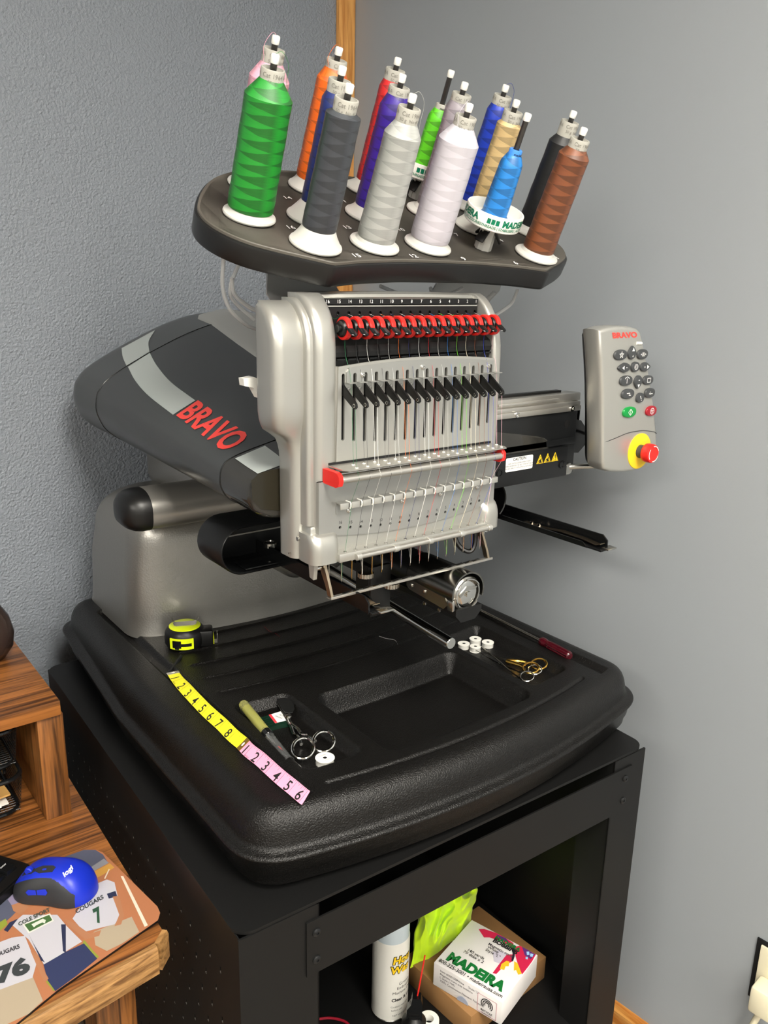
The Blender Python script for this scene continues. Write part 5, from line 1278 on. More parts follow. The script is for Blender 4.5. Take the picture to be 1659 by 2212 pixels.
bobbin(702, 1638, T - .015, 'white printed bobbin next to the duckbill scissors', True, r=.0125)
# screwdriver in the right groove
a, b, c_ = PZ(1005, 1302, T + .003), PZ(1168, 1384, T + .004), PZ(1232, 1418, T + .004)
t = thing('screwdriver', b, 'screwdriver with a clear dark red handle lying in the tray groove', 'screwdriver')
mb = MB(); mb.cyl(a, b, .0026, n=10); mb.build('shaft', M['steel'], t)
d_ = c_ - b; Mo = Matrix.Translation(b) @ d_.to_track_quat('Z', 'Y').to_matrix().to_4x4(); mb = MB(); n_ = 24; Lh = d_.length
fl = lambda r, z, k=.0: [((r - (k if j % 4 in (0,) else 0)) * math.cos(2 * math.pi * j / n_), (r - (k if j % 4 in (0,) else 0)) * math.sin(2 * math.pi * j / n_), z) for j in range(n_)]
mb.loft([fl(.0055, 0), fl(.0075, .003), fl(.0075, Lh * .14), fl(.0062, Lh * .2), fl(.0066, Lh * .27, .001), fl(.0076, Lh * .34, .0016), fl(.0076, Lh * .9, .0016), fl(.0070, Lh * .97), fl(.005, Lh)], 0, Mo)
mb.build('handle', mat('dark_red_handle', rgb(64, 10, 20), .12, spec=.6, coat=.2), t)
# scraps of thread
for pts_, col, lb in (([(571, 1354), (582, 1364), (595, 1369), (604, 1376)], rgb(110, 26, 30), 'short dark red thread scrap on the tray ribs'), ([(819, 1375), (835, 1380), (852, 1383), (859, 1392)], rgb(150, 150, 150), 'short grey thread scrap on the tray behind the middle pocket')):
    mb = MB(); mb.tube(bez([tp_(p, .0006) for p in pts_], 5), .0004, 5); tag(mb.build('thread_scrap', mat('scrap', col, .6)), lb, 'thread scrap')

# ------------------------------------------------------------------ desk
DZ = 0.75
desk = thing('wooden_desk', (-.35, 1.1, 0), 'brown wood-grain desk with an oak front edge', 'desk')
fr = [PZ(350, 2008, DZ), PZ(333, 2038, DZ), PZ(41, 2207, DZ)]
dfront = (fr[2] - fr[1]).normalized(); left_pt = fr[1] + dfront * 1.35
dright = (PZ(155, 1690, DZ) - PZ(350, 2008, DZ)).normalized()
back = fr[0] + dright * .735
wy = lambda x: 1.636 + (x - 1.145) * math.tan(ang) - .02
ob = [fr[0], fr[1], left_pt, Vector((left_pt.x, wy(left_pt.x), DZ)), Vector((back.x, wy(back.x), DZ))]
inn = [Vector((p.x, p.y, 0)) for p in ob]
mb = MB(); mb.prism([(p.x, p.y) for p in ob][::-1], [], DZ - .034, DZ, Matrix()); mb.build('desk_top', M['desk'], desk)
mb = MB(); n1 = Vector((-dfront.y, dfront.x, 0)); n1 = n1 if n1.y < 0 else -n1
e0, e1 = fr[1], left_pt
mb.loft([[p + n1 * .0002 + Vector((0, 0, -.0365)), p + n1 * .0002 + Vector((0, 0, .0004)), p + n1 * .006 + Vector((0, 0, .0004)), p + n1 * .009 + Vector((0, 0, -.004)), p + n1 * .009 + Vector((0, 0, -.0365))] for p in (e0, e1)])
d2 = (fr[0] - fr[1]).normalized(); n2 = Vector((d2.y, -d2.x, 0))
mb.loft([[p + n2 * .0002 + Vector((0, 0, -.0365)), p + n2 * .0002 + Vector((0, 0, .0004)), p + n2 * .006 + Vector((0, 0, .0004)), p + n2 * .008 + Vector((0, 0, -.004)), p + n2 * .008 + Vector((0, 0, -.0365))] for p in (fr[1], fr[0])])
mb.build('front_edge', M['desk_edge'], desk)
lg0 = PY(245, 2110, .80)
for lx in (.225, -.95):
    mb = MB(); mb.box((lx, .845, .0005), (lx + .05, .90, DZ - .0345), 0, None, .002); mb.build('leg', M['desk_v'], desk)
    mb = MB(); mb.box((lx, 1.34, .0005), (lx + .05, 1.39, DZ - .0345), 0, None, .002); mb.build('leg', M['desk_v'], desk)
mb = MB(); mb.box((-.90, 1.35, .35), (.225, 1.37, DZ - .0345)); mb.build('modesty_panel', M['desk_v'], desk)
# riser shelf on the desk
RY = 1.083
pl0, pl1 = PZ(100, 1775, DZ), PZ(156, 1755, DZ)
tA = PY(130, 1513, RY - .006); tB = PY(126, 1546, RY - .006)
rz0, rz1 = tB.z, tA.z
riser = thing('desk_riser', (0, 1.2, DZ + .0005), 'wood-grain riser shelf standing on the desk', 'shelf riser')
mb = MB(); mb.box((-.60, RY - .006, rz0), (tA.x, 1.46, rz1), 0, None, .0015); mb.build('riser_top', M['desk'], riser)
mb = MB(); mb.box((pl0.x + .001, RY, DZ + .0005), (pl1.x, 1.455, rz0 - .0003), 0, None, .0012); mb.build('side_panel', M['desk_v'], riser)
mb = MB(); mb.box((-.59, RY, DZ + .0005), (-.555, 1.455, rz0 - .0003), 0, None, .0012); mb.build('side_panel', M['desk_v'], riser)
# dark pot on the riser
pc_ = PZ(0, 1432, rz1); pc_ = Vector((pc_.x - .018, pc_.y + .03, rz1))
mb = MB(); mb.lathe([(.020, .0004), (.034, .002), (.045, .018), (.048, .038), (.043, .062), (.033, .080), (.030, .088), (.027, .088), (.030, .080), (.038, .062), (.042, .038), (.03, .01), (.0001, .008)], 36, 0, Matrix.Translation(pc_))
tag(mb.build('dark_pot', mat('pot_brown', rgb(52, 40, 36), .25), None, 60), 'rounded dark brown pot on top of the wooden riser', 'pot')
# letter trays under the riser
lx1 = PY(44, 1640, 1.12).x
for k, (z0, lb) in enumerate(((DZ + .0035, 'black wire letter tray holding envelopes, lower of two'), (DZ + .078, 'black wire letter tray, upper of two under the riser'))):
    t = thing('letter_tray', (lx1 - .13, 1.26, z0), lb, 'letter tray', 'wire letter trays under the riser')
    x0, x1, y0, y1 = lx1 - .25, lx1, 1.115, 1.42; h = .058
    def loop(z, ins=0.0): return [Vector((x, y, z)) for x, y in rrect(x0 + ins, y0 + ins, x1 - ins, y1 - ins, .02, 5)]
    mb = MB(); mb.tube(loop(z0 + h), .0035, 8, closed=True); mb.build('top_rim', M['black_gloss'], t)
    mb = MB(); mb.tube(loop(z0 + .004, .006), .003, 8, closed=True); mb.build('bottom_rim', M['black_gloss'], t)
    mb = MB()
    for i in range(42):
        x = x0 + .008 + (x1 - x0 - .016) * i / 41; mb.tube([(x, y0 + .006, z0 + .004), (x, y1 - .006, z0 + .004)], .0006, 4)
    for i in range(50):
        y = y0 + .008 + (y1 - y0 - .016) * i / 49; mb.tube([(x0 + .006, y, z0 + .0045), (x1 - .006, y, z0 + .0045), (x1 - .0005, y, z0 + h)], .0006, 4)
    for i in range(9):
        z = z0 + .008 + (h - .01) * i / 9; q = .006 * (1 - i / 9); mb.tube([(x1 - q, y0 + .01, z), (x1 - q, y1 - .01, z)], .0006, 4)
    o = mb.build('wire_mesh', M['black_metal'], t); o['kind'] = 'stuff'
    if k == 1:
        for q_ in ((x0 + .02, y0 + .02), (x1 - .02, y0 + .02), (x0 + .02, y1 - .02), (x1 - .02, y1 - .02)):
            mb = MB(); mb.cyl((q_[0], q_[1], z0 - .0135), (q_[0], q_[1], z0 + .004), .003); mb.build('foot', M['black_gloss'], t)
kr, wh = mat('kraft_paper', rgb(206, 160, 92), .7), mat('white_paper', rgb(232, 228, 220), .7)
for i, (m_, dz, rot, lb) in enumerate(((wh, .0105, 2, 'white envelope at the bottom of the letter tray'), (wh, .0145, -3, 'second white envelope in the letter tray'), (kr, .021, 4, 'tan envelope lying on white envelopes in the letter tray'), (kr, .0285, -5, 'tan envelope on top of the letter tray pile'))):
    Mx = Matrix.Translation((lx1 - .128, 1.262, DZ + .0035 + dz)) @ Matrix.Rotation(R_(rot), 4, 'Z'); mb = MB(); mb.box((-.105, -.13, -.0012), (.105, .13, .0012), 0, Mx)
    mb.add([Mx @ Vector(p) for p in ((-.105, -.13, .0014), (.105, -.13, .0014), (0, -.06, .0016))], [(0, 1, 2)]); tag(mb.build('envelope', m_), lb, 'envelope', 'envelopes in the letter tray')
# keyboard
k0, k1, k2 = PZ(64, 1868, DZ + .018), PZ(2, 1925, DZ + .018), PZ(2, 1785, DZ + .018)
kd = (k2 - k0); kdir = Vector((-.985, .17, 0)).normalized()
kb_ang = math.atan2((PZ(64, 1868, DZ + .018) - PZ(0, 1925, DZ + .018)).y, (PZ(64, 1868, DZ + .018) - PZ(0, 1925, DZ + .018)).x)
KM = Matrix.Translation(Vector((k0.x, k0.y, DZ + .0005))) @ Matrix.Rotation(kb_ang, 4, 'Z')       # x along the front edge to the right end, y to the back
t = thing('keyboard', KM @ Vector((-.2, .07, 0)), 'black computer keyboard lying on the desk', 'keyboard')
mb = MB(); mb.prism(rrect(-.44, -.004, .004, .150, .012, 5), [], 0, .014, KM); mb.prism(rrect(-.438, -.002, .002, .148, .012, 5), [], .014, .0165, KM); mb.build('keyboard_case', M['black'], t)
key = MB().loft([[(x, y, 0) for x, y in rrect(-.0085, -.0085, .0085, .0085, .002, 2)], [(x, y, .0045) for x, y in rrect(-.0072, -.0072, .0072, .0072, .002, 2)]]).mesh('key', M['black_gloss'])
wide = MB().loft([[(x, y, 0) for x, y in rrect(-.0185, -.0085, .0185, .0085, .002, 2)], [(x, y, .0045) for x, y in rrect(-.0172, -.0072, .0172, .0072, .002, 2)]]).mesh('key', M['black_gloss'])
tall = MB().loft([[(x, y, 0) for x, y in rrect(-.0085, -.018, .0085, .018, .002, 2)], [(x, y, .0045) for x, y in rrect(-.0072, -.0167, .0072, .0167, .002, 2)]]).mesh('key', M['black_gloss'])
for r_ in range(6):
    for c_ in range(22):
        x, y = -.017 - .0192 * c_, .020 + .0192 * r_ + (.006 if r_ == 5 else 0)
        if c_ == 0 and r_ in (0, 2): inst('key', tall, t, KM @ Matrix.Translation((x, y + .0096, .0166))); continue
        if c_ == 0 and r_ in (1, 3): continue
        if r_ == 0 and c_ in (1, 2):
            if c_ == 1: inst('key', key, t, KM @ Matrix.Translation((x, y, .0166)))
            else: inst('key', wide, t, KM @ Matrix.Translation((x - .0096, y, .0166)))
            continue
        if r_ == 0 and c_ == 3: continue
        inst('key', key, t, KM @ Matrix.Translation((x, y, .0166)))
mb = MB(); text(mb, 'Enter', KM @ Matrix.Translation((-.017, .026, .0213)), .0045); text(mb, '+', KM @ Matrix.Translation((-.017, .066, .0213)), .006); text(mb, '. Del', KM @ Matrix.Translation((-.036, .020, .0213)), .0042); mb.build('key_print', M['print_white'], t, recalc=False)
# mouse pad with its printed picture
mz = DZ + .0035
padpx = [(206, 1835), (222, 1841), (340, 1958), (346, 1972), (341, 1988), (124, 2139), (41, 2207), (-60, 2285), (-110, 2250), (-60, 1975), (0, 1927), (120, 1860), (180, 1836)]
pp = [PZ(x, y, mz) for x, y in padpx]
t = thing('mouse_pad', sum(pp, Vector()) / len(pp) - Vector((0, 0, .003)), 'mouse pad printed with a picture of ball players on a field', 'mouse pad')
mb = MB(); mb.loft([[p - Vector((0, 0, .0031)) for p in pp], [p + Vector((0, 0, -.0003)) for p in pp]]); mb.build('foam', M['black'], t)
_lay = [0]
def ink(name, col, *polys):
    _lay[0] += 1; m_ = mat('ink', tuple(c * .72 for c in col[:3]) + (1,), .55)
    for pl in polys:
        pl = [PZ(x, y, mz + .00006 * _lay[0] - .0003) for x, y in pl]; mb = MB()
        tri = tessellate_polygon([pl]); mb.add(pl, [tuple(q) for q in tri]); mb.build(name, m_, t, recalc=False)
D5 = lambda *L: [(a * .4122, 1300 + b * .4122) for a, b in L]
ink('print_field', rgb(188, 122, 84), padpx)
ink('print_sky', rgb(92, 96, 116), D5((-20, 1530), (0, 1520), (300, 1350), (440, 1300), (500, 1300), (540, 1325), (565, 1365), (480, 1410), (330, 1460), (150, 1560), (60, 1650), (-20, 1720)))
ink('print_stands', rgb(150, 150, 158), D5((470, 1395), (545, 1345), (570, 1368), (490, 1412)))
ink('print_sand', rgb(214, 160, 74), D5((490, 1415), (575, 1370), (600, 1392), (540, 1430), (500, 1450)))
ink('print_line', rgb(240, 226, 206), D5((632, 1437), (646, 1437), (775, 1695), (758, 1703)), D5((545, 1450), (570, 1400), (575, 1402), (552, 1452)))
ink('print_grass', rgb(150, 160, 60), D5((440, 1770), (490, 1830), (520, 1860), (505, 1870), (430, 1800)), D5((240, 1990), (270, 1970), (300, 2030), (280, 2040)), D5((-20, 1690), (30, 1660), (40, 1690), (-20, 1740)))
ink('print_trousers', rgb(186, 170, 146), D5((490, 1730), (690, 1650), (730, 1730), (640, 1790), (560, 1830), (500, 1800)), D5((0, 2030), (170, 1960), (225, 2090), (150, 2160), (40, 2212), (-30, 2250)))
ink('print_navy_shorts', rgb(50, 58, 96), D5((225, 1890), (440, 1790), (510, 1870), (400, 1960), (290, 2040), (250, 1985)))
ink('print_jersey', rgb(206, 204, 212), D5((500, 1480), (560, 1455), (600, 1470), (640, 1640), (600, 1690), (440, 1730), (380, 1660), (420, 1600)), D5((60, 1690), (120, 1640), (300, 1640), (350, 1700), (430, 1780), (300, 1860), (230, 1900), (150, 1770)), D5((-20, 1790), (60, 1760), (130, 1750), (190, 1900), (170, 1970), (60, 2010), (-20, 2040)))
ink('print_sleeve', rgb(44, 50, 80), D5((560, 1530), (605, 1515), (615, 1545), (570, 1555)), D5((95, 1660), (50, 1680), (20, 1720), (40, 1730)), D5((320, 1690), (345, 1690), (345, 1840), (330, 1830)), D5((150, 1740), (175, 1790), (235, 1890), (215, 1880)))
ink('print_skin', rgb(186, 128, 92), D5((590, 1545), (625, 1540), (650, 1640), (635, 1690), (600, 1700), (625, 1640)), D5((340, 1660), (400, 1690), (470, 1740), (530, 1720), (520, 1750), (450, 1770), (360, 1700)), D5((160, 1830), (200, 1850), (230, 1930), (255, 1975), (230, 1990), (190, 1900)), D5((60, 1590), (120, 1560), (150, 1600), (110, 1640), (70, 1620)))
ink('print_cap', rgb(150, 140, 170), D5((40, 1560), (70, 1530), (110, 1540), (130, 1565), (60, 1590)))
ink('print_badge_edge', rgb(235, 235, 225), D5((118, 1690), (262, 1632), (282, 1672), (150, 1738)))
ink('print_badge', rgb(72, 110, 60), D5((128, 1692), (258, 1640), (274, 1668), (155, 1728)))
ink('print_badge_mark', rgb(225, 230, 215), D5((165, 1690), (225, 1660), (240, 1668), (235, 1685), (222, 1680), (190, 1695), (178, 1706)))
def ink_text(txt, a, b, top, col, bold=.03, lift=0):
    """text from pixel a to pixel b (baseline) of the given height in pixels"""
    _lay[0] += 1; v, f = text2d(txt, 1.0, bold=bold); xs = [q[0] for q in v]; ys = [q[1] for q in v]; x0, x1, y0, y1 = min(xs), max(xs), min(ys), max(ys)
    d = (b[0] - a[0], b[1] - a[1]); mb = MB()
    mb.add([PZ(a[0] + d[0] * (x - x0) / (x1 - x0) + top[0] * (y - y0) / (y1 - y0), a[1] + d[1] * (x - x0) / (x1 - x0) + top[1] * (y - y0) / (y1 - y0), mz + .00006 * _lay[0] - .0003) for x, y in v], f); mb.build('print_text', mat('ink', col, .5), t, recalc=False)
q5 = lambda a, b: (a * .4122, 1300 + b * .4122)
ink_text('COUGARS', q5(400, 1635), q5(545, 1555), (-3, -9), rgb(36, 44, 40)); ink_text('7', q5(510, 1690), q5(545, 1672), (-11, -32), rgb(40, 74, 50), .05)
ink_text('COUGARS', q5(-40, 1870), q5(105, 1815), (-2, -9), rgb(46, 46, 50)); ink_text('76', q5(-15, 2010), q5(165, 1940), (-9, -37), rgb(52, 56, 58), .06)
ink_text('COLE SPORT', q5(100, 1700), q5(265, 1620), (-3, -8), rgb(60, 70, 60))
# mouse
mc = PZ(118, 1925, DZ + .004); 
m_tip, m_back = PZ(34, 1893, DZ + .018), PZ(206, 1912, DZ + .018)
md = (m_back - m_tip); md.z = 0; md_l = md.length; mu_ = md.normalized(); mv_ = Vector((-mu_.y, mu_.x, 0))
MMc = (m_tip + m_back) / 2; MMc.z = mz
MM = frame(MMc, mu_, mv_)                                # u to the back of the mouse, v across
t = thing('computer_mouse', MMc, 'blue and black cordless computer mouse on the printed pad', 'mouse')
Lm, Wm, Hm = md_l / 2, .0300, .040
def msec(u, k=1.0, z0=0.0005, n=96, cut=-9):
    s_ = u / Lm; w = Wm * (1 - abs(s_) ** 3.2) ** .5 * (1 - .07 * math.cos(s_ * 4)) * k; h = Hm * (1 - abs(s_) ** 2.4) ** .62 * (1 + .12 * s_) * k
    return [(u, w * math.copysign(abs(math.cos(math.pi * i / n)) ** .75, math.cos(math.pi * i / n)), z0 + max(.0008, h * math.sin(math.pi * i / n) ** .72)) for i in range(n + 1)]
us = [-Lm * math.cos(math.pi * (i + .7) / 81.4) for i in range(81)]
blue, mbk = mat('mouse_blue', rgb(22, 44, 176), .38, bump=(3000, .05, .0003)), mat('mouse_black', rgb(40, 41, 44), .5)
secs = [msec(u) for u in us]; nn = 97; body = MB(); body.v = [MM @ Vector(p) for s_ in secs for p in s_]
near = -1 if (mv_.dot(Vector((0, 1, 0))) > 0) else 1
for i in range(len(us) - 1):
    for j in range(nn - 1):
        uu = (us[i] + us[i + 1]) / 2 / Lm; fr_ = j / (nn - 1)
        lowside = (fr_ > .70 + .16 * max(0, uu) ** 2 + .10 * max(0, uu - .1) if near < 0 else fr_ < .30 - .16 * max(0, uu) ** 2 - .10 * max(0, uu - .1)) and uu < .72
        body.f.append([i * nn + j, i * nn + j + 1, (i + 1) * nn + j + 1, (i + 1) * nn + j]); body.mi.append(1 if lowside else 0)
MBV = bvh_of(body)
body.f.append([i * nn for i in range(len(us))] + [i * nn + nn - 1 for i in range(len(us))][::-1]); body.mi.append(1)
body.build('mouse_shell', [blue, mbk], t, 60)
def on_mouse(a, b, off=.0005):
    r = ray(*q5(a, b)).normalized(); h = MBV.ray_cast(CAM, r); return (h[0] + (h[1] if h[1].dot(r) < 0 else -h[1]) * off) if h[0] is not None else PZ(*q5(a, b), mz + .02)
def mpatch(name, m_, L_, off=.0006):
    mb = MB(); pts = [on_mouse(a, b, off) for a, b in L_]; c0 = sum(pts, Vector()) / len(pts); 
    mb.add(pts + [p - Vector((0, 0, .0012)) for p in pts], [tuple(range(len(pts)))] + [(i, (i + 1) % len(pts), len(pts) + (i + 1) % len(pts), len(pts) + i) for i in range(len(pts))]); mb.build(name, m_, t)
mpatch('wheel_panel', mbk, ((190, 1398), (225, 1385), (280, 1384), (292, 1392), (275, 1415), (205, 1422), (185, 1412)), .0008)
mpatch('wheel_slot', mbk, ((118, 1437), (135, 1415), (185, 1398), (192, 1408), (165, 1425)), .0008)
wc = on_mouse(155, 1412, .001); mb = MB(); mb.cyl(wc - mv_ * .003, wc + mv_ * .003, .005, n=20, bev=.001); mb.build('scroll_wheel', blue, t)
mpatch('side_button', blue, ((138, 1520), (150, 1508), (188, 1510), (192, 1530), (150, 1532)), .0012); mpatch('side_button', blue, ((194, 1510), (240, 1504), (250, 1520), (242, 1532), (197, 1530)), .0012)
v, f = text2d('logi', 1.0, bold=.03); xs = [q[0] for q in v]; ys = [q[1] for q in v]; x0, x1, y0, y1 = min(xs), max(xs), min(ys), max(ys); mb = MB()
LA, LB, up_ = q5(343, 1452), q5(388, 1408), (-6.5, -12.5)
decal_px(mb, MBV, [(LA[0] + (LB[0] - LA[0]) * (x - x0) / (x1 - x0) + up_[0] * (y - y0) / (y1 - y0), LA[1] + (LB[1] - LA[1]) * (x - x0) / (x1 - x0) + up_[1] * (y - y0) / (y1 - y0)) for x, y in v], f, .0005); mb.build('logo', M['print_white'], t, recalc=False)

# ------------------------------------------------------------------ things on the cart's shelf
Z7 = lambda a, b: (620 + a * .4702, 1780 + b * .4702)
# cardboard box
zt_ = SH + .048
A_, B_ = PZ(1034, 1956, zt_), PZ(1180, 2066, zt_); dB = (B_ - A_); dl = dB.length; du = dB.normalized(); dv = Vector((du.y, -du.x, 0)); dv = dv if dv.y < 0 or dv.x < 0 else -dv
wid = .195
kb = mat('cardboard', rgb(142, 104, 62), .75, mottle=(30, .12))
t = thing('cardboard_box', (A_ + B_) / 2 + dv * wid / 2 - Vector((0, 0, .0475)), 'flat brown cardboard box lying on the cart shelf', 'box')
BM = frame(Vector((A_.x, A_.y, SH + .0005)), du, dv); sgn = BM.col[2].xyz.z
if sgn < 0: BM = frame(Vector((A_.x, A_.y, SH + .0005)) + dv * wid, du, -dv)
mb = MB(); mb.box((0, 0, 0), (dl, wid, .047), 0, BM, .001); mb.build('carton', kb, t)
mb = MB(); mb.box((0, wid / 2 - .0008, .0468), (dl, wid / 2 + .0008, .0473), 0, BM); mb.build('flap_gap', mat('cardboard_dark', rgb(120, 84, 46), .8), t)
cb = PZ(*Z7(765, 500), zt_ + .0002)
mb = MB(); qq = [PZ(*Z7(*p), zt_ + .0004) for p in ((725, 520), (790, 462), (840, 490), (780, 550))]; mb.add(qq, [(0, 1, 2, 3)]); mb.build('shipping_label', wh, t, recalc=False)
# bobbin box
zb = zt_ + .0465
top4 = [PZ(x, y, zb) for x, y in ((1015, 1984.5), (1160.7, 2059.8), (1085.5, 2165.6), (937.4, 2078.6))]     # back left, back right, front right, front left
t = thing('bobbin_box', sum(top4, Vector()) / 4 - Vector((0, 0, .046)), 'white carton of bobbins with green lettering and a butterfly', 'box')
e1 = (top4[2] - top4[3]).normalized(); e2 = (top4[0] - top4[3]); e2 = (e2 - e1 * e1.dot(e2)); Wb, Db = (top4[2] - top4[3]).length, e2.length; e2.normalize()
BX = frame(top4[3], e1, e2)                               # u along the front edge, v to the back
bw = mat('box_white', rgb(226, 222, 220), .5)
mb = MB(); mb.box((0, 0, -.046), (Wb, Db, 0), 0, BX, .0008); mb.build('carton', bw, t)
FX = BX @ Matrix(((1, 0, 0, 0), (0, 0, -1, -.0004), (0, 1, 0, 0), (0, 0, 0, 1)))       # front face: u, up
mb = MB(); up = lambda u, v, z=.0013: BX @ Matrix.Translation((u, v, z))
text(mb, 'MADEIRA', up(Wb * .50, Db * .205), .0272, bold=.06, width=.93); mb.build('brand_print', mat('madeira_green', rgb(20, 110, 50), .45), t, recalc=False)
BP = lambda m_: m_.build('black_print', M['print_black'], t, recalc=False)
mb = MB(); text(mb, '800-225-3001 • madeirausa.com', up(Wb * .50, Db * .07), .0104, bold=.012, width=.90)
BP(mb); mb = MB(); text(mb, 'BOBBINS', up(Wb * .60, Db * .845), .0118, bold=.05)
BP(mb); mb = MB(); text(mb, '140 yards', up(Wb * .36, Db * .47), .0085, bold=.01); BP(mb); mb = MB(); text(mb, '70 dtex x 2', up(Wb * .36, Db * .41), .0085, bold=.01)
mb.build('black_print', M['print_black'], t, recalc=False)
mb = MB(); text(mb, 'MADEIRA', up(Wb * .60, Db * .91), .0115, bold=.05); mb.build('brand_print', MATS['madeira_green'], t, recalc=False)
mb = MB(); text(mb, 'Magnetic core', up(Wb * .58, Db * .745), .0082, bold=.015); text(mb, 'White', up(Wb * .50, Db * .69), .0082, bold=.015); text(mb, 'Style "L"', up(Wb * .53, Db * .63), .0082, bold=.015)
mb.build('grey_print', mat('print_dark_grey', rgb(84, 82, 84), .5), t, recalc=False); mb = MB()
for i, s_ in enumerate(('Item #300-501', 'Magnetic core side bobbins', 'L Style (144)', '100% Continuous Filament Polyester')): text(mb, s_, FX @ Matrix.Translation((Wb * .10, -.009 - .0068 * i, 0)), .0058, align='LEFT')
text(mb, 'White', FX @ Matrix.Translation((Wb * .40, -.009, 0)), .0062); text(mb, 'Style "L"', FX @ Matrix.Translation((Wb * .60, -.009, 0)), .0062)
mb.build('grey_print', MATS['print_dark_grey'], t, recalc=False)
mb = MB(); mb.prism(rrect(Wb * .66, -.043, Wb * .93, -.008, .001, 1), [rrect(Wb * .665, -.0425, Wb * .925, -.0085, .001, 1)], 0, .0002, FX); mb.build('stamp_frame', mat('stamp_pink', rgb(190, 120, 130), .5), t)
mb = MB(); cxm, cym = Wb * .795, -.022
for r_ in (.010, .0068, .0036):
    a_ = arc((cxm, cym), r_ + .0011, -40, 220, 18) + arc((cxm, cym), r_ - .0003, 220, -40, 18); mb.prism(a_, [], .0002, .0005, FX)
text(mb, 'RECYCLE', FX @ Matrix.Translation((cxm, -.0365, .0005)), .0052, bold=.02); text(mb, 'THIS BOX', FX @ Matrix.Translation((cxm, -.0415, .0005)), .0042); mb.build('stamp_print', M['print_black'], t)
mb = MB(); mb.prism(arc((Wb * .45, -.046), .011, 0, 180, 12), [], .0001, .0006, FX); mb.build('thumb_notch', mat('notch_shade', rgb(150, 158, 176), .6), t)
# butterfly print on the lid
Bp = lambda *L: [(Wb * a, Db * b) for a, b in L]
def lid(name, col, z, *polys):
    mb = MB()
    m_ = mat('ink', col, .5)
    for pl in polys:
        tri = tessellate_polygon([[Vector((a, b, 0)) for a, b in pl]]); mb = MB(); mb.add([(a, b, z) for a, b in pl], [tuple(q) for q in tri], 0, BX); mb.build(name, m_, t, recalc=False)
BXi = BX.inverted()
def b7(*L):
    o_ = []
    for a, b in L:
        q = BXi @ PZ(*Z7(a, b), zb); o_.append((min(max(q.x, .001), Wb - .001), min(max(q.y, .001), Db - .001)))
    return o_
lid('butterfly_wing', rgb(196, 34, 72), .0005, b7((880, 484), (905, 483), (960, 500), (1010, 520), (1040, 548), (1044, 600), (1020, 560), (985, 540), (930, 522), (905, 522)), b7((1046, 566), (1075, 552), (1105, 568), (1146, 597), (1138, 640), (1100, 672), (1080, 692), (1062, 650), (1050, 610)), b7((1040, 600), (1036, 632), (1000, 650), (962, 690), (944, 686), (978, 640), (1010, 600)))
lid('butterfly_purple', rgb(86, 44, 110), .0007, b7((1080, 565), (1110, 574), (1140, 600), (1120, 622), (1092, 604)), b7((960, 508), (1005, 524), (1020, 545), (985, 534)))
lid('butterfly_spot', rgb(150, 196, 226), .0009, b7((1100, 588), (1112, 588), (1114, 602), (1102, 604)), b7((1118, 596), (1132, 600), (1128, 612), (1116, 610)), b7((1096, 612), (1106, 612), (1106, 624), (1096, 622)))
lid('butterfly_yellow', rgb(236, 184, 40), .0008, b7((985, 645), (1008, 630), (1022, 634), (1018, 655), (1004, 655), (998, 672), (978, 668)), b7((1044, 632), (1060, 642), (1078, 690), (1062, 694), (1052, 672), (1042, 676)))
lid('butterfly_body', rgb(40, 22, 40), .0010, b7((1036, 562), (1050, 562), (1046, 610), (1038, 634), (1030, 630), (1036, 600)))
lid('butterfly_pale', rgb(196, 190, 204), .00045, b7((945, 588), (975, 580), (1012, 596), (1004, 622), (975, 642), (950, 632)))
# spray can
scb = PZ(841, 2176, SH); scb = Vector((scb.x, scb.y, SH + .0005)); Rc = .0312
t = thing('spray_can', scb, 'white spray can with yellow block lettering on the cart shelf', 'spray can')
SM_ = Matrix.Translation(scb)
mb = MB(); mb.lathe([(Rc - .003, 0), (Rc, .002), (Rc, .155), (Rc - .001, .158)], 48, 0, SM_); can = mb.build('can_body', mat('can_white', rgb(226, 224, 216), .3), t)
mb = MB(); mb.lathe([(Rc - .0015, .0), (Rc + .0009, .0012), (Rc + .0009, .003), (Rc, .004)], 48, 0, SM_); mb.build('bottom_rim', M['steel'], t)
mb = MB(); mb.lathe([(Rc - .0008, .158), (Rc - .0008, .180), (Rc - .003, .195), (Rc - .010, .202), (.0001, .203)], 40, 0, SM_); mb.build('cap', mat('can_cap', rgb(196, 208, 214), .25), t)
va = math.atan2(-scb.y, -scb.x)                            # angle that faces the camera
def wrap(name, m_, items, r):
    mb = MB()
    for txt, sz, ang_, z, kw in items:
        v, f = text2d(txt, sz, **kw); mb.add([(r * math.cos(va + R_(ang_) + x / r), r * math.sin(va + R_(ang_) + x / r), z + y) for x, y in v], f, 0, SM_)
    mb.build(name, m_, can, recalc=False)
L_ = dict(align='LEFT')
wrap('letter_outline', M['print_black'], [('Hou', .0195, 6, .126, dict(bold=.10, shear=.15, **L_)), ('Was', .0195, 0, .107, dict(bold=.10, shear=.15, **L_))], Rc + .0003)
wrap('letters', M['sign_yellow'], [('Hou', .0195, 6, .126, dict(bold=.035, shear=.15, **L_)), ('Was', .0195, 0, .107, dict(bold=.035, shear=.15, **L_))], Rc + .0006)
wrap('small_print', M['print_black'], [('Grease', .0078, 28, .078, L_), ('Embroidery', .0078, 22, .069, L_), ('Machine Oil', .0078, 8, .060, L_), ('Clean & Lube', .0085, 6, .046, dict(bold=.03, **L_)), ('Caution: read label', .0048, 4, .032, L_), ('before use', .0048, 6, .025, L_), ('NET WT 10 OZ', .0048, 10, .014, L_)], Rc + .0004)
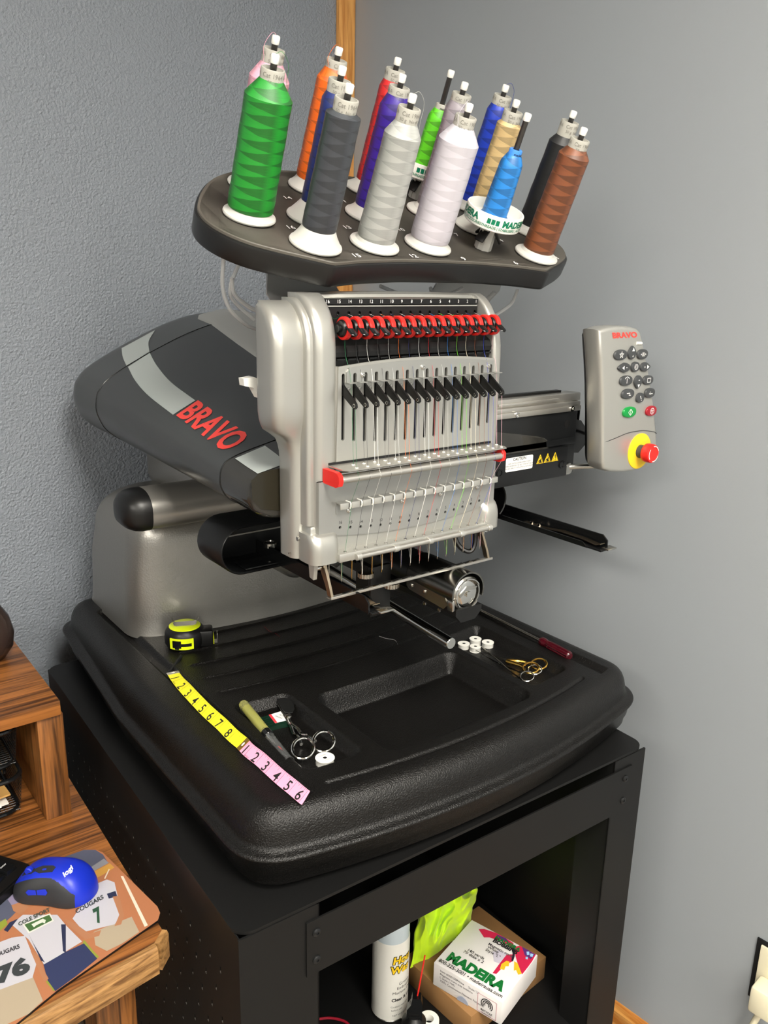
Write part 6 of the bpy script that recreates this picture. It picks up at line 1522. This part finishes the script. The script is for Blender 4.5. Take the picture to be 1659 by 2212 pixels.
# hi-vis rag heaped behind the boxes
from mathutils import noise as _nz
rag = MB(); nu, nv = 110, 110; pts = []
r0, r1, r2_, r3 = PZ(905, 1950, SH + .135), PZ(1030, 1915, SH + .125), PZ(1012, 2012, SH + .052), PZ(886, 2092, SH + .040)
for i in range(nu):
    for j in range(nv):
        u_, v_ = i / (nu - 1), j / (nv - 1)
        w1 = .10 * _nz.noise((u_ * 2.2, v_ * 2.2, 3.1)); w2 = .10 * _nz.noise((u_ * 2.2, v_ * 2.2, 9.7))
        p = r0.lerp(r1, u_ + w1).lerp(r3.lerp(r2_, u_ + w1), v_ + w2)
        b = max(0, math.sin(math.pi * u_)) ** .5 * max(0, math.sin(math.pi * (v_ * .85 + .12))) ** .5
        q = (u_ * 3.0 + .5 * v_, v_ * 1.7 - .3 * u_, 1.3)
        crease = 1 - abs(_nz.noise((q[0] + w1 * 6, q[1], 2.0))) * 2.2
        fine = 1 - abs(_nz.noise((q[0] * 2.3, q[1] * 2.0, 5.5))) * 2.0
        h = .020 * b + (.022 * crease + .010 * fine) * (.25 + b)
        pts.append(p + Vector((-.35 * h + .006 * _nz.noise((v_ * 6, u_ * 4, 8.)), -.45 * h, .75 * h)))
pts = [Vector((p.x, p.y, max(p.z, SH + .003))) for p in pts]
rag.add(pts, grid_faces(nu, nv)); rag.add([p - Vector((0, 0, .0016)) for p in pts], [tuple(reversed(f)) for f in grid_faces(nu, nv)])
tag(rag.build('rag', mat('hi_vis_cloth', rgb(196, 232, 24), .8, sheen=.2, bump=(900, .2, .0006)), None, 180, False), 'crumpled fluorescent yellow rag heaped on the cart shelf', 'rag')
# black spray nozzle with a red straw, on a can below
nb = PZ(893, 2235, SH); nb = Vector((nb.x - .0, nb.y, SH + .0005))
nt_ = PY(897, 2150, nb.y)
hN = nt_.z
t = thing('duster_can', nb, 'black duster can with nozzle and thin red straw', 'spray can')
mb = MB(); mb.lathe([(.019, 0), (.020, .002), (.020, max(.03, hN - SH - .062)), (.014, max(.036, hN - SH - .052)), (.010, max(.04, hN - SH - .050))], 28, 0, Matrix.Translation(nb)); mb.build('can_body', M['black'], t)
vd = Vector((nb.x, nb.y, 0)).normalized(); rd = Vector((vd.y, -vd.x, 0)); NM = frame(Vector((nb.x, nb.y, hN)), rd, (0, 0, 1))
mb = MB(); mb.prism([(-.014, -.052), (.013, -.052), (.013, -.012), (.010, .0), (-.004, .0), (-.006, -.014), (-.012, -.024)], [], -.007, .007, NM); mb.build('nozzle', M['black_gloss'], t)
for i in range(3):
    mb = MB(); mb.box((-.008, -.034 - .008 * i, .0071), (.008, -.030 - .008 * i, .0082), 0, NM); mb.build('nozzle_rib', M['black'], t)
s0 = NM @ Vector((.004, -.002, 0)); s1 = PY(918, 2064, nb.y)
mb = MB(); mb.cyl(s0, s1, .0013, n=8); mb.build('straw', M['red'], t)
# red cord and white roll at the front of the shelf
rcp = [PZ(x, y, SH + .003) for x, y in ((690, 2201), (712, 2199), (735, 2203), (752, 2212), (765, 2235), (740, 2260), (700, 2255))]
mb = MB(); mb.tube(bez(rcp, 6), .0022, 8); tag(mb.build('red_cord', mat('red_cord', rgb(150, 24, 44), .4)), 'thin dark red cord curled on the cart shelf', 'cord')
wr = PZ(926, 2214, SH); mb = MB(); mb.lathe([(.008, .0005), (.017, .0005), (.0175, .002), (.0175, .012), (.0165, .0135), (.008, .0135), (.008, .0005)], 30, 0, Matrix.Translation((wr.x, wr.y, SH)), cap=False)
tag(mb.build('tape_roll', M['white']), 'small white roll lying on the shelf near the duster can', 'roll')
